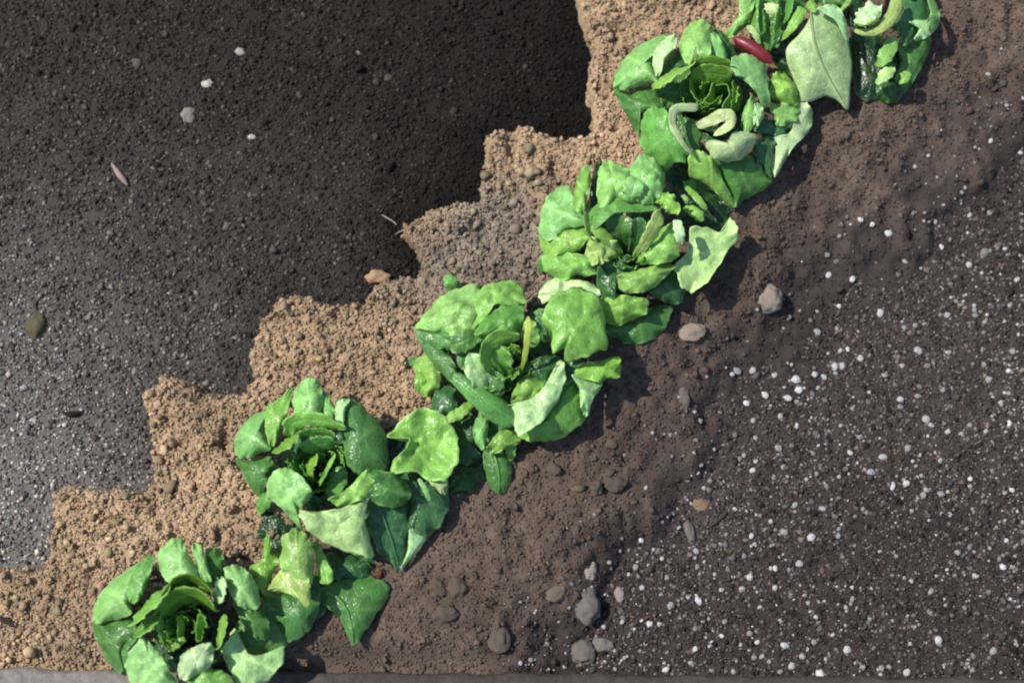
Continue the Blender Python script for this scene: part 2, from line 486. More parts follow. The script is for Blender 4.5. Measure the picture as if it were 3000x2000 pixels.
# ------------------------------------------------------------------ stones, each its own thing
STONES = [
    # photo x, y, half-width, half-height (px), turn, colour, name, label
    (553, 337, 23, 24, 0, (.20, .19, .18), "pebble", "largest round grey pebble on the black soil at upper left"),
    (607, 245, 17, 14, 10, (.45, .43, .42), "pebble", "bright white pebble just above the large grey one on black soil"),
    (703, 153, 16, 13, 20, (.33, .31, .30), "pebble", "pale pebble nearest the top edge of the black soil"),
    (737, 402, 11, 9, 0, (.40, .40, .38), "pebble", "tiny white pebble below and right of the large grey one on black soil"),
    (400, 186, 14, 17, 0, (.085, .085, .075), "pebble", "dim grey-green pebble half sunk in the black soil"),
    (1050, 157, 9, 8, 0, (.16, .15, .14), "pebble", "faint small pebble on the black soil near the top middle"),
    (1137, 228, 13, 11, 0, (.07, .062, .055), "pebble", "dull brown pebble on the black soil left of the ridge corner"),
    (108, 955, 29, 38, 8, (.085, .083, .05), "pebble", "smooth olive pebble standing in the grey grit at far left"),
    (1106, 815, 34, 20, 0, (.34, .22, .15), "clod", "rounded tan clod perched on the brim of the brown soil ridge"),
    (1012, 1052, 17, 17, 0, (.36, .24, .17), "clod", "small round tan clod among crumbs above the second lettuce"),
    (2251, 873, 42, 43, 0, (.30, .26, .23), "stone", "large beige stone in brown soil right of the lettuce row"),
    (2030, 972, 36, 26, -15, (.32, .27, .23), "stone", "smooth oval beige stone just below the middle lettuce"),
    (2002, 1172, 17, 37, 0, (.16, .135, .12), "stone", "long upright grey-brown stone on dark brown soil"),
    (2055, 1480, 26, 19, 20, (.24, .17, .12), "stone", "tan lump of stone alone where brown soil turns dark"),
    (1729, 1670, 19, 27, -10, (.34, .30, .28), "stone", "pale upright pebble above the big grey stone"),
    (1632, 1735, 31, 24, -25, (.16, .13, .105), "stone", "brown stone left of the big grey stone"),
    (1718, 1770, 40, 50, -15, (.18, .165, .155), "stone", "big grey egg-shaped stone near the lower middle"),
    (1816, 1740, 14, 23, -10, (.32, .28, .27), "stone", "slim pale pebble right of the big grey stone"),
    (1708, 1908, 35, 38, 0, (.17, .155, .15), "stone", "round grey stone beside the bottom edging"),
    (1766, 1890, 33, 21, 10, (.20, .19, .18), "stone", "flat grey stone touching the round one by the edging"),
    (1337, 1720, 24, 30, 0, (.12, .096, .078), "stone", "brown oval stone right of its narrower twin under the pointed leaf"),
    (1284, 1718, 19, 29, -30, (.105, .084, .068), "stone", "narrow brown stone leaning left of the oval one"),
    (1303, 1795, 38, 26, 0, (.115, .093, .076), "stone", "flat brown stone below the pair near the pointed leaf"),
    (1462, 1868, 30, 46, 0, (.12, .10, .085), "stone", "tall brown block of stone near the bottom edging"),
    (2020, 1560, 14, 34, -15, (.17, .155, .15), "stone", "thin elongated grey pebble in dark soil right of centre"),
    (1742, 1432, 22, 22, 0, (.12, .095, .08), "clod", "round dark brown clod below the third lettuce"),
    (1800, 1420, 32, 24, 0, (.105, .085, .072), "clod", "wide dark brown clod right of the round one"),
    (1790, 1300, 18, 15, 0, (.12, .095, .08), "clod", "small dark clod on dark brown soil near the third lettuce tip"),
    (1620, 1375, 24, 17, 20, (.13, .1, .08), "clod", "knobbly brown clod directly under the third lettuce"),
]
for i, (px, py, hw, hh, turn, c, nm, lab) in enumerate(STONES):
    q = P(px, py, 0.01); q = P(px, py, height(q[0], q[1]))
    z0 = smooth_top(q[0], q[1])
    me = grain_mesh(nm, 20 + i, M_STONE, ICO3, 0.30)
    o = bpy.data.objects.new(nm, me); col.objects.link(o)
    a, b = hw * PXM, hh * PXM
    o.scale = (a, b, min(a, b) * 0.75)
    o.location = (q[0], q[1], max(z0, height(q[0], q[1])) - min(a, b) * 0.10)
    o.rotation_euler = (0, 0, R(-turn)); f = 0.72 if px > 1250 else 0.9
    o.color = (c[0] * f, c[1] * f * .95, c[2] * f * .87, 1)
    tag(o, lab, nm)


# twigs -------------------------------------------------------------
def tube_mesh(name, pts, radii, m, n=8):
    pts = [Vector(p) for p in pts]; V, F = [], []
    for i, p in enumerate(pts):
        t = (pts[min(i + 1, len(pts) - 1)] - pts[max(i - 1, 0)]).normalized()
        s = t.cross(Vector((0, 0, 1)))
        s = s.normalized() if s.length > 1e-4 else Vector((1, 0, 0))
        w = s.cross(t)
        for j in range(n):
            a = 2 * math.pi * j / n
            V.append(tuple(p + (s * math.cos(a) + w * math.sin(a)) * radii[i]))
    for i in range(len(pts) - 1):
        for j in range(n):
            F.append((i * n + j, i * n + (j + 1) % n, (i + 1) * n + (j + 1) % n, (i + 1) * n + j))
    o = mesh_np(name, np.array(V), np.array(F), m)
    return o


def on_soil(px, py, up):
    q = P(px, py, 0.005); q = P(px, py, height(q[0], q[1]))
    return Vector((q[0], q[1], height(q[0], q[1]) + up))


def ground_twig(name, pix, rad, c, label, cat, up=0.003):
    pts = [on_soil(a, b, up) for a, b in pix]
    o = tube_mesh(name, pts, rad, M_TWIG); o.color = c + (1,)
    tag(o, label, cat)
    return o


ground_twig("twig", [(328, 480), (340, 497), (352, 515), (365, 530), (376, 545)], [.001, .003, .0042, .0035, .001], (.24, .17, .155),
            "short pinkish chip of twig lying on the black soil", "twig")
ground_twig("straw", [(1120, 632), (1135, 641), (1150, 650), (1163, 661)], [.0006, .0009, .0009, .0006], (.24, .23, .20),
            "thin pale straw sticking out by the ridge corner", "straw", 0.004)
ground_twig("root_thread", [(1158, 690), (1172, 682), (1190, 676), (1205, 662)], [.0006, .0012, .0014, .0008], (.16, .14, .11),
            "thin dried root thread hanging off the pointed corner of the ridge", "root", 0.004)
ground_twig("twig", [(2070, 1548), (2092, 1532), (2116, 1512), (2130, 1498)], [.0008, .0022, .0022, .0008], (.045, .035, .03),
            "dark thin twig crossing the dark brown soil right of the tan stone", "twig")

ground_twig("twig", [(185, 1208), (203, 1214), (222, 1213), (240, 1207)], [.001, .0034, .0036, .001], (.012, .010, .009),
            "short black twig lying on the pale grey grit at lower left", "twig")
ground_twig("twig", [(-10, 1808), (20, 1818), (48, 1832), (70, 1846)], [.002, .0045, .004, .001], (.03, .022, .017),
            "dark crack in the sandy soil at the left edge, made as a thin rod", "twig", 0.001)  # rod added to draw a dark crack in the sand

# ------------------------------------------------------------------ edging along the near side
def edging_material():
    m, nt, ns, lk = mat("weathered_edging")
    out = N(nt, "ShaderNodeOutputMaterial"); bs = N(nt, "ShaderNodeBsdfPrincipled"); bs.inputs["Roughness"].default_value = 0.95
    bs.inputs["Specular IOR Level"].default_value = 0.15
    pos = N(nt, "ShaderNodeNewGeometry"); sp = N(nt, "ShaderNodeSeparateXYZ"); lk.new(pos.outputs["Position"], sp.inputs[0])
    n1 = N(nt, "ShaderNodeTexNoise"); n1.inputs["Scale"].default_value = 120; n1.inputs["Detail"].default_value = 6
    n2 = N(nt, "ShaderNodeTexNoise"); n2.inputs["Scale"].default_value = 14; n2.inputs["Detail"].default_value = 5
    lk.new(pos.outputs["Position"], n1.inputs["Vector"]); lk.new(pos.outputs["Position"], n2.inputs["Vector"])
    st = math_(nt, "ADD", math_(nt, "MULTIPLY", sp.outputs[0], 4), math_(nt, "MULTIPLY", n2.outputs["Fac"], 1.6))
    st = math_(nt, "ADD", st, 0.9, True)
    c = mixc(nt, st, (0.175, 0.155, 0.140), (0.052, 0.042, 0.037))
    v = math_(nt, "ADD", math_(nt, "MULTIPLY", n1.outputs["Fac"], 1.1), 0.45)
    c = mixc(nt, 1.0, c, v, "MULTIPLY"); lk.new(c, bs.inputs["Base Color"])
    bp = N(nt, "ShaderNodeBump"); bp.inputs["Strength"].default_value = 0.7; bp.inputs["Distance"].default_value = 0.003
    lk.new(n1.outputs["Fac"], bp.inputs["Height"]); lk.new(bp.outputs[0], bs.inputs["Normal"])
    lk.new(bs.outputs[0], out.inputs[0])
    return m


ytopL, ytopR = Y_EDGE_L, Y_EDGE_R
ex = np.linspace(-1.2, 1.2, 260); prof = [(0.0, -0.02), (0.0, 0.024), (-0.003, 0.029), (-0.008, 0.031), (-0.03, 0.031), (-0.06, 0.031), (-0.1, 0.030), (-0.104, 0.02), (-0.104, -0.02)]
V = []
for xx in ex:
    yy = ytopL + (ytopR - ytopL) * (xx + 0.63) / 1.26
    for j, (dy, zz) in enumerate(prof):
        w = 0.0035 * mnoise.noise(Vector((xx * 22, j * 0.7, 3))) + 0.002 * mnoise.noise(Vector((xx * 80, j * 1.3, 9)))
        V.append((xx, yy + dy + w, zz + (0.6 * w if zz > 0 else 0)))
npf = len(prof); F = []
for i in range(len(ex) - 1):
    for j in range(npf - 1):
        F.append((i * npf + j, i * npf + j + 1, (i + 1) * npf + j + 1, (i + 1) * npf + j))
edging = mesh_np("edging_board", np.array(V), np.array(F), edging_material())
tag(edging, "weathered grey edging board along the bottom side of the soil bed", "edging")

# ------------------------------------------------------------------ lettuces
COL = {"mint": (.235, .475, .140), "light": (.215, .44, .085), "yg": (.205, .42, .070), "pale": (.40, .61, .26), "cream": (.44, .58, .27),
       "mid": (.072, .205, .046), "green": (.125, .335, .065), "dark": (.028, .110, .024), "teal": (.046, .148, .050), "vdark": (.009, .044, .010),  # teal, dark and vdark also carry the shade of deep leaves in the colour
       "olive": (.13, .28, .03), "gold": (.30, .46, .11)}


def interp(vals, t):
    vals = np.asarray(vals, float)
    n = len(vals)
    if n == 2:
        return vals[0] * (1 - t) + vals[1] * t
    if n == 3:
        return vals[0] * (1 - t) * (1 - 2 * t) + vals[1] * 4 * t * (1 - t) + vals[2] * t * (2 * t - 1)
    s = t * (n - 1); i = min(int(s), n - 2); f = s - i
    p0 = vals[max(i - 1, 0)]; p1 = vals[i]; p2 = vals[i + 1]; p3 = vals[min(i + 2, n - 1)]
    return 0.5 * (2 * p1 + (p2 - p0) * f + (2 * p0 - 5 * p1 + 4 * p2 - p3) * f * f + (3 * p1 - p0 - 3 * p2 + p3) * f ** 3)


leaf_count = [0]
M_RIB = simple_material("midrib_skin", None, 0.5, 0.4, 0.2, 120, 0.1)


def blister(p, off, bub, size):
    """puckered lettuce surface: rounded blisters between sunken veins"""
    q = p + off
    a = mnoise.noise(q * 38); b = mnoise.noise(q * 85)
    cpts, _ = mnoise.voronoi(q * 62)
    pucker = min(1.0, cpts[1] - cpts[0])
    return bub * (0.0042 * a + 0.0018 * b + 0.0030 * (pucker - 0.35)) * min(1.0, size / 0.022)


def finish_leaf(o, root, c, sd, label, margin):
    me = o.data
    at = me.attributes.new("margin", "FLOAT", "POINT"); at.data.foreach_set("value", np.array(margin, np.float32))
    o.parent = root
    cc = COL[c] if isinstance(c, str) else c
    rr = random.Random(sd)
    kk = rr.uniform(0.9, 1.12)
    o.color = (cc[0] * kk * rr.uniform(.9, 1.1), cc[1] * kk, cc[2] * kk * rr.uniform(.85, 1.15), 1)
    so = o.modifiers.new("thickness", "SOLIDIFY"); so.thickness = 0.0008; so.offset = 0
    if label: o["label"] = label


def leaf(root, base, pix, wpx, zcm, c="mid", cup=-0.2, fold=0.0, ruf=0.12, bub=1.0, h=0.0, wr=None, tip="round", label=None, midrib=False, lobe=0.10, name="heart_leaf"):
    """one leaf: centre line through photo points at given heights over the head's base, half-widths in photo pixels"""
    leaf_count[0] += 1; sd = leaf_count[0]
    zz = [(v + 0.30 * (v - 3.2)) * 0.01 + base[2] for v in zcm]
    cl = [P(px, py, z) for (px, py), z in zip(pix, zz)]
    big = max(wpx) > 70
    nt_, nu = (30, 21) if big else (22, 11)
    C = [Vector(interp(cl, i / (nt_ - 1))) for i in range(nt_)]
    wl = [interp(wpx, i / (nt_ - 1)) for i in range(nt_)]
    wrr = [interp(wr, i / (nt_ - 1)) for i in range(nt_)] if wr else wl
    V, UV, MG = [], [], []
    ph = sd * 1.7; wmax = max(wpx) * PXM
    off = Vector((sd * 3.17, sd * 1.3, 0))
    for i in range(nt_):
        t = i / (nt_ - 1)
        T = (C[min(i + 1, nt_ - 1)] - C[max(i - 1, 0)])
        Th = Vector((T.x, T.y, 0))
        if Th.length < 1e-6: Th = Vector((0, 1, 0))
        B = Th.normalized().cross(Vector((0, 0, 1)))
        k = 1.0
        if t > 0.78 and tip == "round": k = max(0.0, 1 - ((t - 0.78) / 0.22) ** 2.4) ** 0.5 * 0.97 + 0.03
        if tip == "point" and t > 0.9: k = max(0.04, (1 - t) / 0.1)
        if t < 0.10: k *= 0.5 + 0.5 * math.sqrt(1 - ((0.10 - t) / 0.10) ** 2)
        persp = (CAM[2] - C[i].z) / CAM[2]
        Tn = T.normalized(); Nn = B.cross(Tn).normalized()
        if Nn.z < 0: Nn = -Nn
        for j in range(nu):
            u = -1 + 2 * j / (nu - 1)
            w = (wl[i] if u < 0 else wrr[i]) * PXM * k * persp
            edge = abs(u) ** 2.5
            wig = 1 + lobe * edge * (math.sin(7 * t * math.pi + ph + (1.3 if u > 0 else 0)) + .6 * math.sin(15 * t * math.pi + 2 * ph + (.3 if u > 0 else 0)))
            p = C[i] + B * (u * w * wig)
            dz = cup * w * u * u + fold * w * abs(u)
            dz += ruf * wmax * edge * (math.sin(2 * math.pi * (2.3 * t) + ph + (1.9 if u > 0 else 0)) + 0.5 * math.sin(2 * math.pi * 5.1 * t + 2 * ph + (0.7 if u > 0 else 0)))
            if bub: dz += blister(p, off, bub, wmax)
            dz -= 0.0016 * math.exp(-(u / 0.09) ** 2) * min(1, wmax / 0.03)
            p = p + Vector((0, 0, u * h * 0.01)) + Nn * dz
            V.append(p - Vector(base)); UV.append((u * .5 + .5, t)); MG.append(max(abs(u) ** .5 if wmax > .008 else 0, t if t > .5 else 0))
    F = [(i * nu + j, i * nu + j + 1, (i + 1) * nu + j + 1, (i + 1) * nu + j) for i in range(nt_ - 1) for j in range(nu - 1)]
    o = mesh_np(name, np.array([tuple(v) for v in V]), np.array(F), M_LEAF)
    ul = o.data.uv_layers.new(name="UVMap")
    ul.data.foreach_set("uv", np.array(UV, np.float32)[np.array(F).ravel()].ravel())
    finish_leaf(o, root, c, sd, label, MG)
    if midrib:
        pts = [C[i] - Vector(base) + Vector((0, 0, 0.0006)) for i in range(1, nt_ - 2)]
        rad = [0.0022 * (1 - 0.75 * i / len(pts)) for i in range(len(pts))]
        rb = tube_mesh("midrib", pts, rad, M_RIB, 6); rb.parent = o; rb.color = o.color
    return o


def broad(root, base, centre, pix, z3, c="mid", bub=1.0, ruf=0.46, label=None, midrib=None, wob=0.025, curl=-0.30, dark_rib=False):
    """one broad leaf blade given by its margin; z3 = heights in cm at the heart side, extra in the middle, at the outer side"""
    leaf_count[0] += 1; sd = leaf_count[0]
    zin, dome, zout = z3
    zin += 0.30 * (zin - 3.2); zout += 0.12 * (zout - 3.2); dome = dome * 1.1
    off = Vector((sd * 3.17, sd * 1.3, 0)); ph = sd * 1.7
    n = len(pix); sub = max(4, int(math.ceil(84 / n)))
    ring = []
    for i in range(n):
        p0, p1, p2, p3 = [np.array(pix[(i + k) % n], float) for k in (-1, 0, 1, 2)]
        for s in range(sub):
            f = s / sub
            # tension keeps the corners of the margin
            cr = 0.5 * (2 * p1 + (p2 - p0) * f + (2 * p0 - 5 * p1 + 4 * p2 - p3) * f * f + (3 * p1 - p0 - 3 * p2 + p3) * f ** 3)
            ring.append(cr * 0.8 + (p1 * (1 - f) + p2 * f) * 0.2)
    ring = np.array(ring); m = len(ring)
    cen = ring.mean(0)
    size = np.sqrt(((ring - cen) ** 2).sum(1)).mean()
    d = np.sqrt(((ring - np.array(centre)) ** 2).sum(1))
    dmin, dmax = d.min(), d.max()
    ax = cen - np.array(centre)
    ax = ax / (np.linalg.norm(ax) + 1e-6); pr = np.array([-ax[1], ax[0]])
    ra = (ring - cen) @ ax; rp = (ring - cen) @ pr
    a0, a1 = ra.min(), ra.max(); pm = max(abs(rp.min()), abs(rp.max()))
    nr = 14
    V, UV, MG = [], [], []
    wmet = size * PXM
    for k in range(nr):
        r = (k / (nr - 1)) ** 0.9
        for j in range(m):
            a = 2 * math.pi * j / m
            w = 1 + wob * r ** 3 * (math.sin(11 * a + ph) + 0.7 * math.sin(23 * a + 2 * ph))
            q = cen + (ring[j] - cen) * r * w
            dq = math.hypot(q[0] - centre[0], q[1] - centre[1])
            f = min(1.0, max(0.0, (dq - dmin) / (dmax - dmin + 1e-6)))
            z = zin * (1 - f) + zout * f + dome * (1 - r * r)
            z += ruf * r ** 5 * (math.sin(4 * a + ph) + 0.7 * math.sin(7 * a + 1.7 * ph) + 0.25 * math.sin(13 * a + 2.9 * ph))
            z += curl * (max(0.0, r - 0.55) / 0.45) ** 2
            zz = base[2] + z * 0.01
            p = Vector(P(q[0], q[1], zz))
            if bub: p.z += 1.15 * blister(p, off, bub, wmet) * (1 - 0.4 * r ** 4)
            V.append(p - Vector(base))
            MG.append(r)
            UV.append((0.5 + 0.5 * ((q - cen) @ pr) / pm, ((q - cen) @ ax - a0) / (a1 - a0)))
    F = [(k * m + j, k * m + (j + 1) % m, (k + 1) * m + (j + 1) % m, (k + 1) * m + j) for k in range(nr - 1) for j in range(m)]
    o = mesh_np("outer_leaf", np.array([tuple(v) for v in V]), np.array(F), M_LEAF)
    # the margin may run either way round in the photo: faces look up
    if o.data.polygons[m * 6].normal.z < 0: o.data.flip_normals()
    ul = o.data.uv_layers.new(name="UVMap")
    li = np.zeros(len(o.data.loops), np.int32); o.data.loops.foreach_get("vertex_index", li)
    ul.data.foreach_set("uv", np.array(UV, np.float32)[li].ravel())
    finish_leaf(o, root, c, sd, label, MG)
    if midrib:
        arr = np.array([tuple(v) for v in V])
        pts = []
        for i in range(14):
            q = interp([np.array(p, float) for p in midrib], i / 13)
            zz = (zin + zout) * 0.005
            for _ in range(4):
                w0 = P(q[0], q[1], base[2] + zz) - np.array(base)
                kk = np.argmin((arr[:, 0] - w0[0]) ** 2 + (arr[:, 1] - w0[1]) ** 2)
                zz = arr[kk, 2]
            w1 = P(q[0], q[1], base[2] + arr[kk, 2]) - np.array(base)
            pts.append(Vector((w1[0], w1[1], arr[kk, 2] + 0.0011)))
        rad = [0.0021 * (1 - 0.7 * i / 13) for i in range(14)]
        rb = tube_mesh("midrib", pts, rad, M_RIB, 6); rb.parent = o
        f = 0.42 if dark_rib else 1.0
        rb.color = (o.color[0] * f, o.color[1] * f, o.color[2] * f, 1)
    return o


def head(name, label, cpx, zoom, polys, leaves, fill=(), group="lettuces planted in a diagonal row along the ridge", cat="lettuce"):
    s, ox, oy = zoom
    q = P(cpx[0], cpx[1], 0.05); zb = smooth_top(q[0], q[1]); q = P(cpx[0], cpx[1], zb)
    base = (q[0], q[1], zb - 0.004)
    root = bpy.data.objects.new(name, None); col.objects.link(root)
    root.empty_display_size = 0.03; root.location = base
    tag(root, label, cat, group)
    if fill:                                   # low leaves under the rosette, shade put into their dark colour
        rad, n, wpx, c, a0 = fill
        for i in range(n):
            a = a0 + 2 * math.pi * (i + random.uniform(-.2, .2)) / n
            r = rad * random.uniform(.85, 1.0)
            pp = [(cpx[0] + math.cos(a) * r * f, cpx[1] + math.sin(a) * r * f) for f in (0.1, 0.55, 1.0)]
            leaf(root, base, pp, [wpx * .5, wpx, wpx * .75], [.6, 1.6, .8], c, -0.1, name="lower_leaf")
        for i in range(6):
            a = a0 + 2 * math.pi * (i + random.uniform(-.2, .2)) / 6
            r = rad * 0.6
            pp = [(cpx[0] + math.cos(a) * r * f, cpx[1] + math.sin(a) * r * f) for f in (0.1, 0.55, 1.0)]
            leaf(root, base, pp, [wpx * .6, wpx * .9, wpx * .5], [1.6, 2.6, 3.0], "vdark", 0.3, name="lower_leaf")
    for B in polys:
        pix = [(x / s + ox, y / s + oy) for x, y in B[0]]
        kw = dict(B[3]) if len(B) > 3 else {}
        if kw.get("midrib"): kw["midrib"] = [(x / s + ox, y / s + oy) for x, y in kw["midrib"]]
        broad(root, base, cpx, pix, B[1], B[2], **kw)
    if fill:                                   # thin upright leaf edges packed into the heart
        rr = random.Random(len(name) + int(cpx[0]))
        for i in range(20):
            a = rr.uniform(0, 6.28); r = rr.uniform(22, 78); da = rr.uniform(.45, .8) * 55 / (r + 25)
            pp = [(cpx[0] - 6 + math.cos(a + k) * r * q, cpx[1] - 4 + math.sin(a + k) * r * q) for k, q in ((-da, 1.08), (-da / 3, .97), (da / 3, 1.02), (da, 1.1))]
            zc = rr.uniform(4.6, 6.3) - .01 * r
            leaf(root, base, pp, [6, 11, 12, 7], [zc - .6, zc, zc + .2, zc - .5], rr.choice(["yg", "green", "light", "olive", "green"]), ruf=.5, bub=1.6, h=-1.7, lobe=.25)
    for L in leaves:
        pix = [(x / s + ox, y / s + oy) for x, y in L[0]]
        w = [v / s for v in L[1]]
        kw = dict(L[3]) if len(L) > 3 else {}
        if "wr" in kw: kw["wr"] = [v / s for v in kw["wr"]]
        leaf(root, base, pix, w, L[2], **kw)
    return root


D = dict
PALE = "pale whitish green leaf"
YEL = "yellow-green leaf"
DK = "leaf coloured dark green as if shaded"
# ---- head at the bottom left
Z1 = (2.138, 200, 1500)
head("lettuce", "lowest lettuce head in the row, cut by the bottom edge of the picture", (540, 1840), Z1, [
    ([(530, 275), (400, 340), (260, 440), (180, 540), (150, 640), (165, 700), (260, 680), (390, 645), (400, 560), (450, 450)], (4.5, 1.4, 2.4), "mint", D(bub=.5)),
    ([(540, 260), (430, 330), (390, 420), (365, 510), (400, 570), (450, 540), (500, 430)], (7.2, .3, 6.6), "green", D(bub=.5)),
    ([(150, 670), (280, 690), (390, 650), (430, 760), (370, 840), (350, 990), (290, 960), (205, 850), (160, 760)], (3.2, .8, 1.4), "mid", D(bub=.7)),
    ([(210, 850), (330, 790), (430, 790), (400, 900), (380, 1010), (300, 1000)], (3.4, .5, 1.5), "mid"),
    ([(600, 410), (555, 330), (575, 240), (650, 165), (710, 162), (740, 240), (790, 330), (850, 420), (860, 480), (740, 450), (650, 460)], (7.2, .9, 6), "mint", D(bub=.9)),
    ([(785, 195), (830, 205), (865, 300), (895, 420), (892, 495), (840, 420), (800, 320), (775, 240)], (7, .3, 6.4), "mint", D(bub=.5)),
    ([(860, 240), (920, 220), (970, 270), (985, 370), (960, 430), (900, 450), (865, 350)], (5.2, .6, 5), "mid", D(bub=1.8)),
    ([(980, 350), (1060, 330), (1130, 375), (1187, 470), (1197, 595), (1120, 605), (1050, 570), (1000, 470)], (7, .8, 6.4), "mint", D(bub=.5)),
    ([(1030, 560), (1110, 600), (1200, 600), (1255, 680), (1255, 785), (1180, 795), (1090, 690)], (5.4, .5, 4.8), "mid", D(bub=.4)),
    ([(1190, 530), (1290, 600), (1360, 730), (1372, 820), (1270, 880), (1100, 870), (1030, 770), (1060, 690), (1150, 600)], (3.8, .6, 2.8), "mid", D(bub=.5)),
    ([(960, 870), (1000, 790), (1045, 725), (1040, 810), (1100, 880), (1200, 895), (1330, 850), (1358, 840), (1340, 945), (1270, 1035), (1200, 1090), (1130, 1140), (1050, 1060), (1000, 960)], (5, .3, 4), "pale", D(bub=.7, label=PALE)),
    ([(460, 782), (520, 825), (590, 905), (640, 1000), (685, 1080), (640, 1170), (480, 1170), (400, 1080), (355, 970), (380, 880)], (7, .8, 5), "mint", D(bub=1.6)),
    ([(735, 1075), (800, 1010), (890, 978), (980, 1000), (1045, 1070), (1000, 1180), (850, 1220), (740, 1150)], (6, .8, 5), "light"),
    ([(686, 1010), (705, 900), (780, 845), (880, 815), (912, 855), (892, 960), (800, 1015), (725, 1055)], (7.4, .5, 7), "cream", D(bub=1, label=PALE)),
    ([(600, 1180), (720, 1100), (800, 1200), (740, 1330), (600, 1320)], (5, .6, 3), "mint"),
    ([(1000, 1140), (1120, 1140), (1200, 1220), (1150, 1340), (1000, 1300)], (4, .6, 2.5), "mid"),
], [
    ([(400, 690), (520, 570), (660, 440)], [36, 50, 30], [7.2, 8.5, 8], D(c="yg", h=1.8, bub=1.6, ruf=.35)),
    ([(410, 760), (500, 700), (590, 610)], [36, 46, 30], [6, 7, 7], D(c="green", h=1.4)),
    ([(570, 660), (680, 540), (800, 520), (930, 610)], [25, 44, 44, 30], [7, 7.6, 7.6, 7], D(c="olive", h=-2, ruf=.3, bub=1.5)),
    ([(620, 560), (700, 450), (790, 430), (920, 520)], [22, 36, 36, 24], [7.6, 8.2, 8.2, 7.6], D(c="olive", h=-2, ruf=.3, bub=1.5)),
    ([(575, 660), (610, 760), (645, 865)], [30, 32, 16], [6.5, 6, 5.2], D(c="light", h=1)),
    ([(700, 650), (705, 720), (700, 800)], [18, 17, 12], [6.6, 6, 5.2], D(c="yg", h=.5)),
    ([(840, 640), (822, 720), (820, 810)], [20, 18, 12], [6.6, 6, 5.2], D(c="yg", h=.5)),
    ([(640, 860), (700, 810), (730, 790)], [18, 22, 14], [5.6, 5.8, 5.6], D(c="yg")),
    ([(975, 640), (960, 740), (930, 860)], [28, 34, 22], [7, 7, 6], D(c="light", h=-1)),
    ([(930, 570), (945, 490), (965, 405)], [36, 44, 30], [7.5, 8, 7.6], D(c="pale", h=.6)),
], (150, 9, 62, "dark", .3))
# ---- small plant between the two lowest heads
head("young_lettuce", "small yellow-green lettuce squeezed between the two lowest heads, one pointed leaf to the right", (880, 1770), Z1, [
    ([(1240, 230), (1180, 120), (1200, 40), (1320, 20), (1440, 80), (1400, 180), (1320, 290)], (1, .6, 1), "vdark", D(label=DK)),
    ([(1620, 260), (1750, 265), (1900, 330), (1890, 420), (1750, 440), (1650, 400)], (2, .6, 1.4), "dark"),
    ([(1590, 470), (1750, 410), (1900, 395), (2018, 482), (1930, 640), (1840, 770), (1790, 845), (1755, 780), (1690, 650), (1590, 570)], (2.6, .6, 1.4), "mid", D(bub=.5, ruf=.12, label="large pointed dark green leaf", midrib=[(1620, 500), (1740, 600), (1785, 810)])),
    ([(1540, 390), (1575, 480), (1575, 590), (1530, 710), (1470, 775), (1370, 815), (1300, 700), (1220, 510), (1300, 480), (1420, 500)], (3, .8, 2), "mid", D(bub=.4)),
    ([(1135, 345), (1215, 290), (1228, 170), (1262, 138), (1280, 230), (1325, 300), (1275, 390), (1230, 520), (1180, 430)], (4, .4, 4), "yg"),
    ([(1335, 160), (1420, 100), (1495, 140), (1532, 230), (1532, 400), (1500, 490), (1400, 440), (1325, 340), (1340, 220)], (5.4, .9, 5.8), (.25, .46, .10), D(bub=.6)),
    ([(1255, 475), (1320, 370), (1420, 340), (1502, 400), (1512, 605), (1400, 515), (1270, 490)], (6, .3, 5.6), "gold", D(bub=.7, label=YEL)),
], [
    ([(1540, 180), (1590, 310), (1625, 450)], [18, 32, 52], [3, 4.2, 4.7], D(c="light", ruf=.35)),
    ([(1560, 380), (1580, 500), (1560, 660)], [40, 60, 30], [1.6, 2.2, 1.6], D(c="dark")),
    ([(1400, 700), (1500, 560), (1520, 440)], [30, 60, 40], [2.4, 3.4, 3.6], D(c="dark")),
])
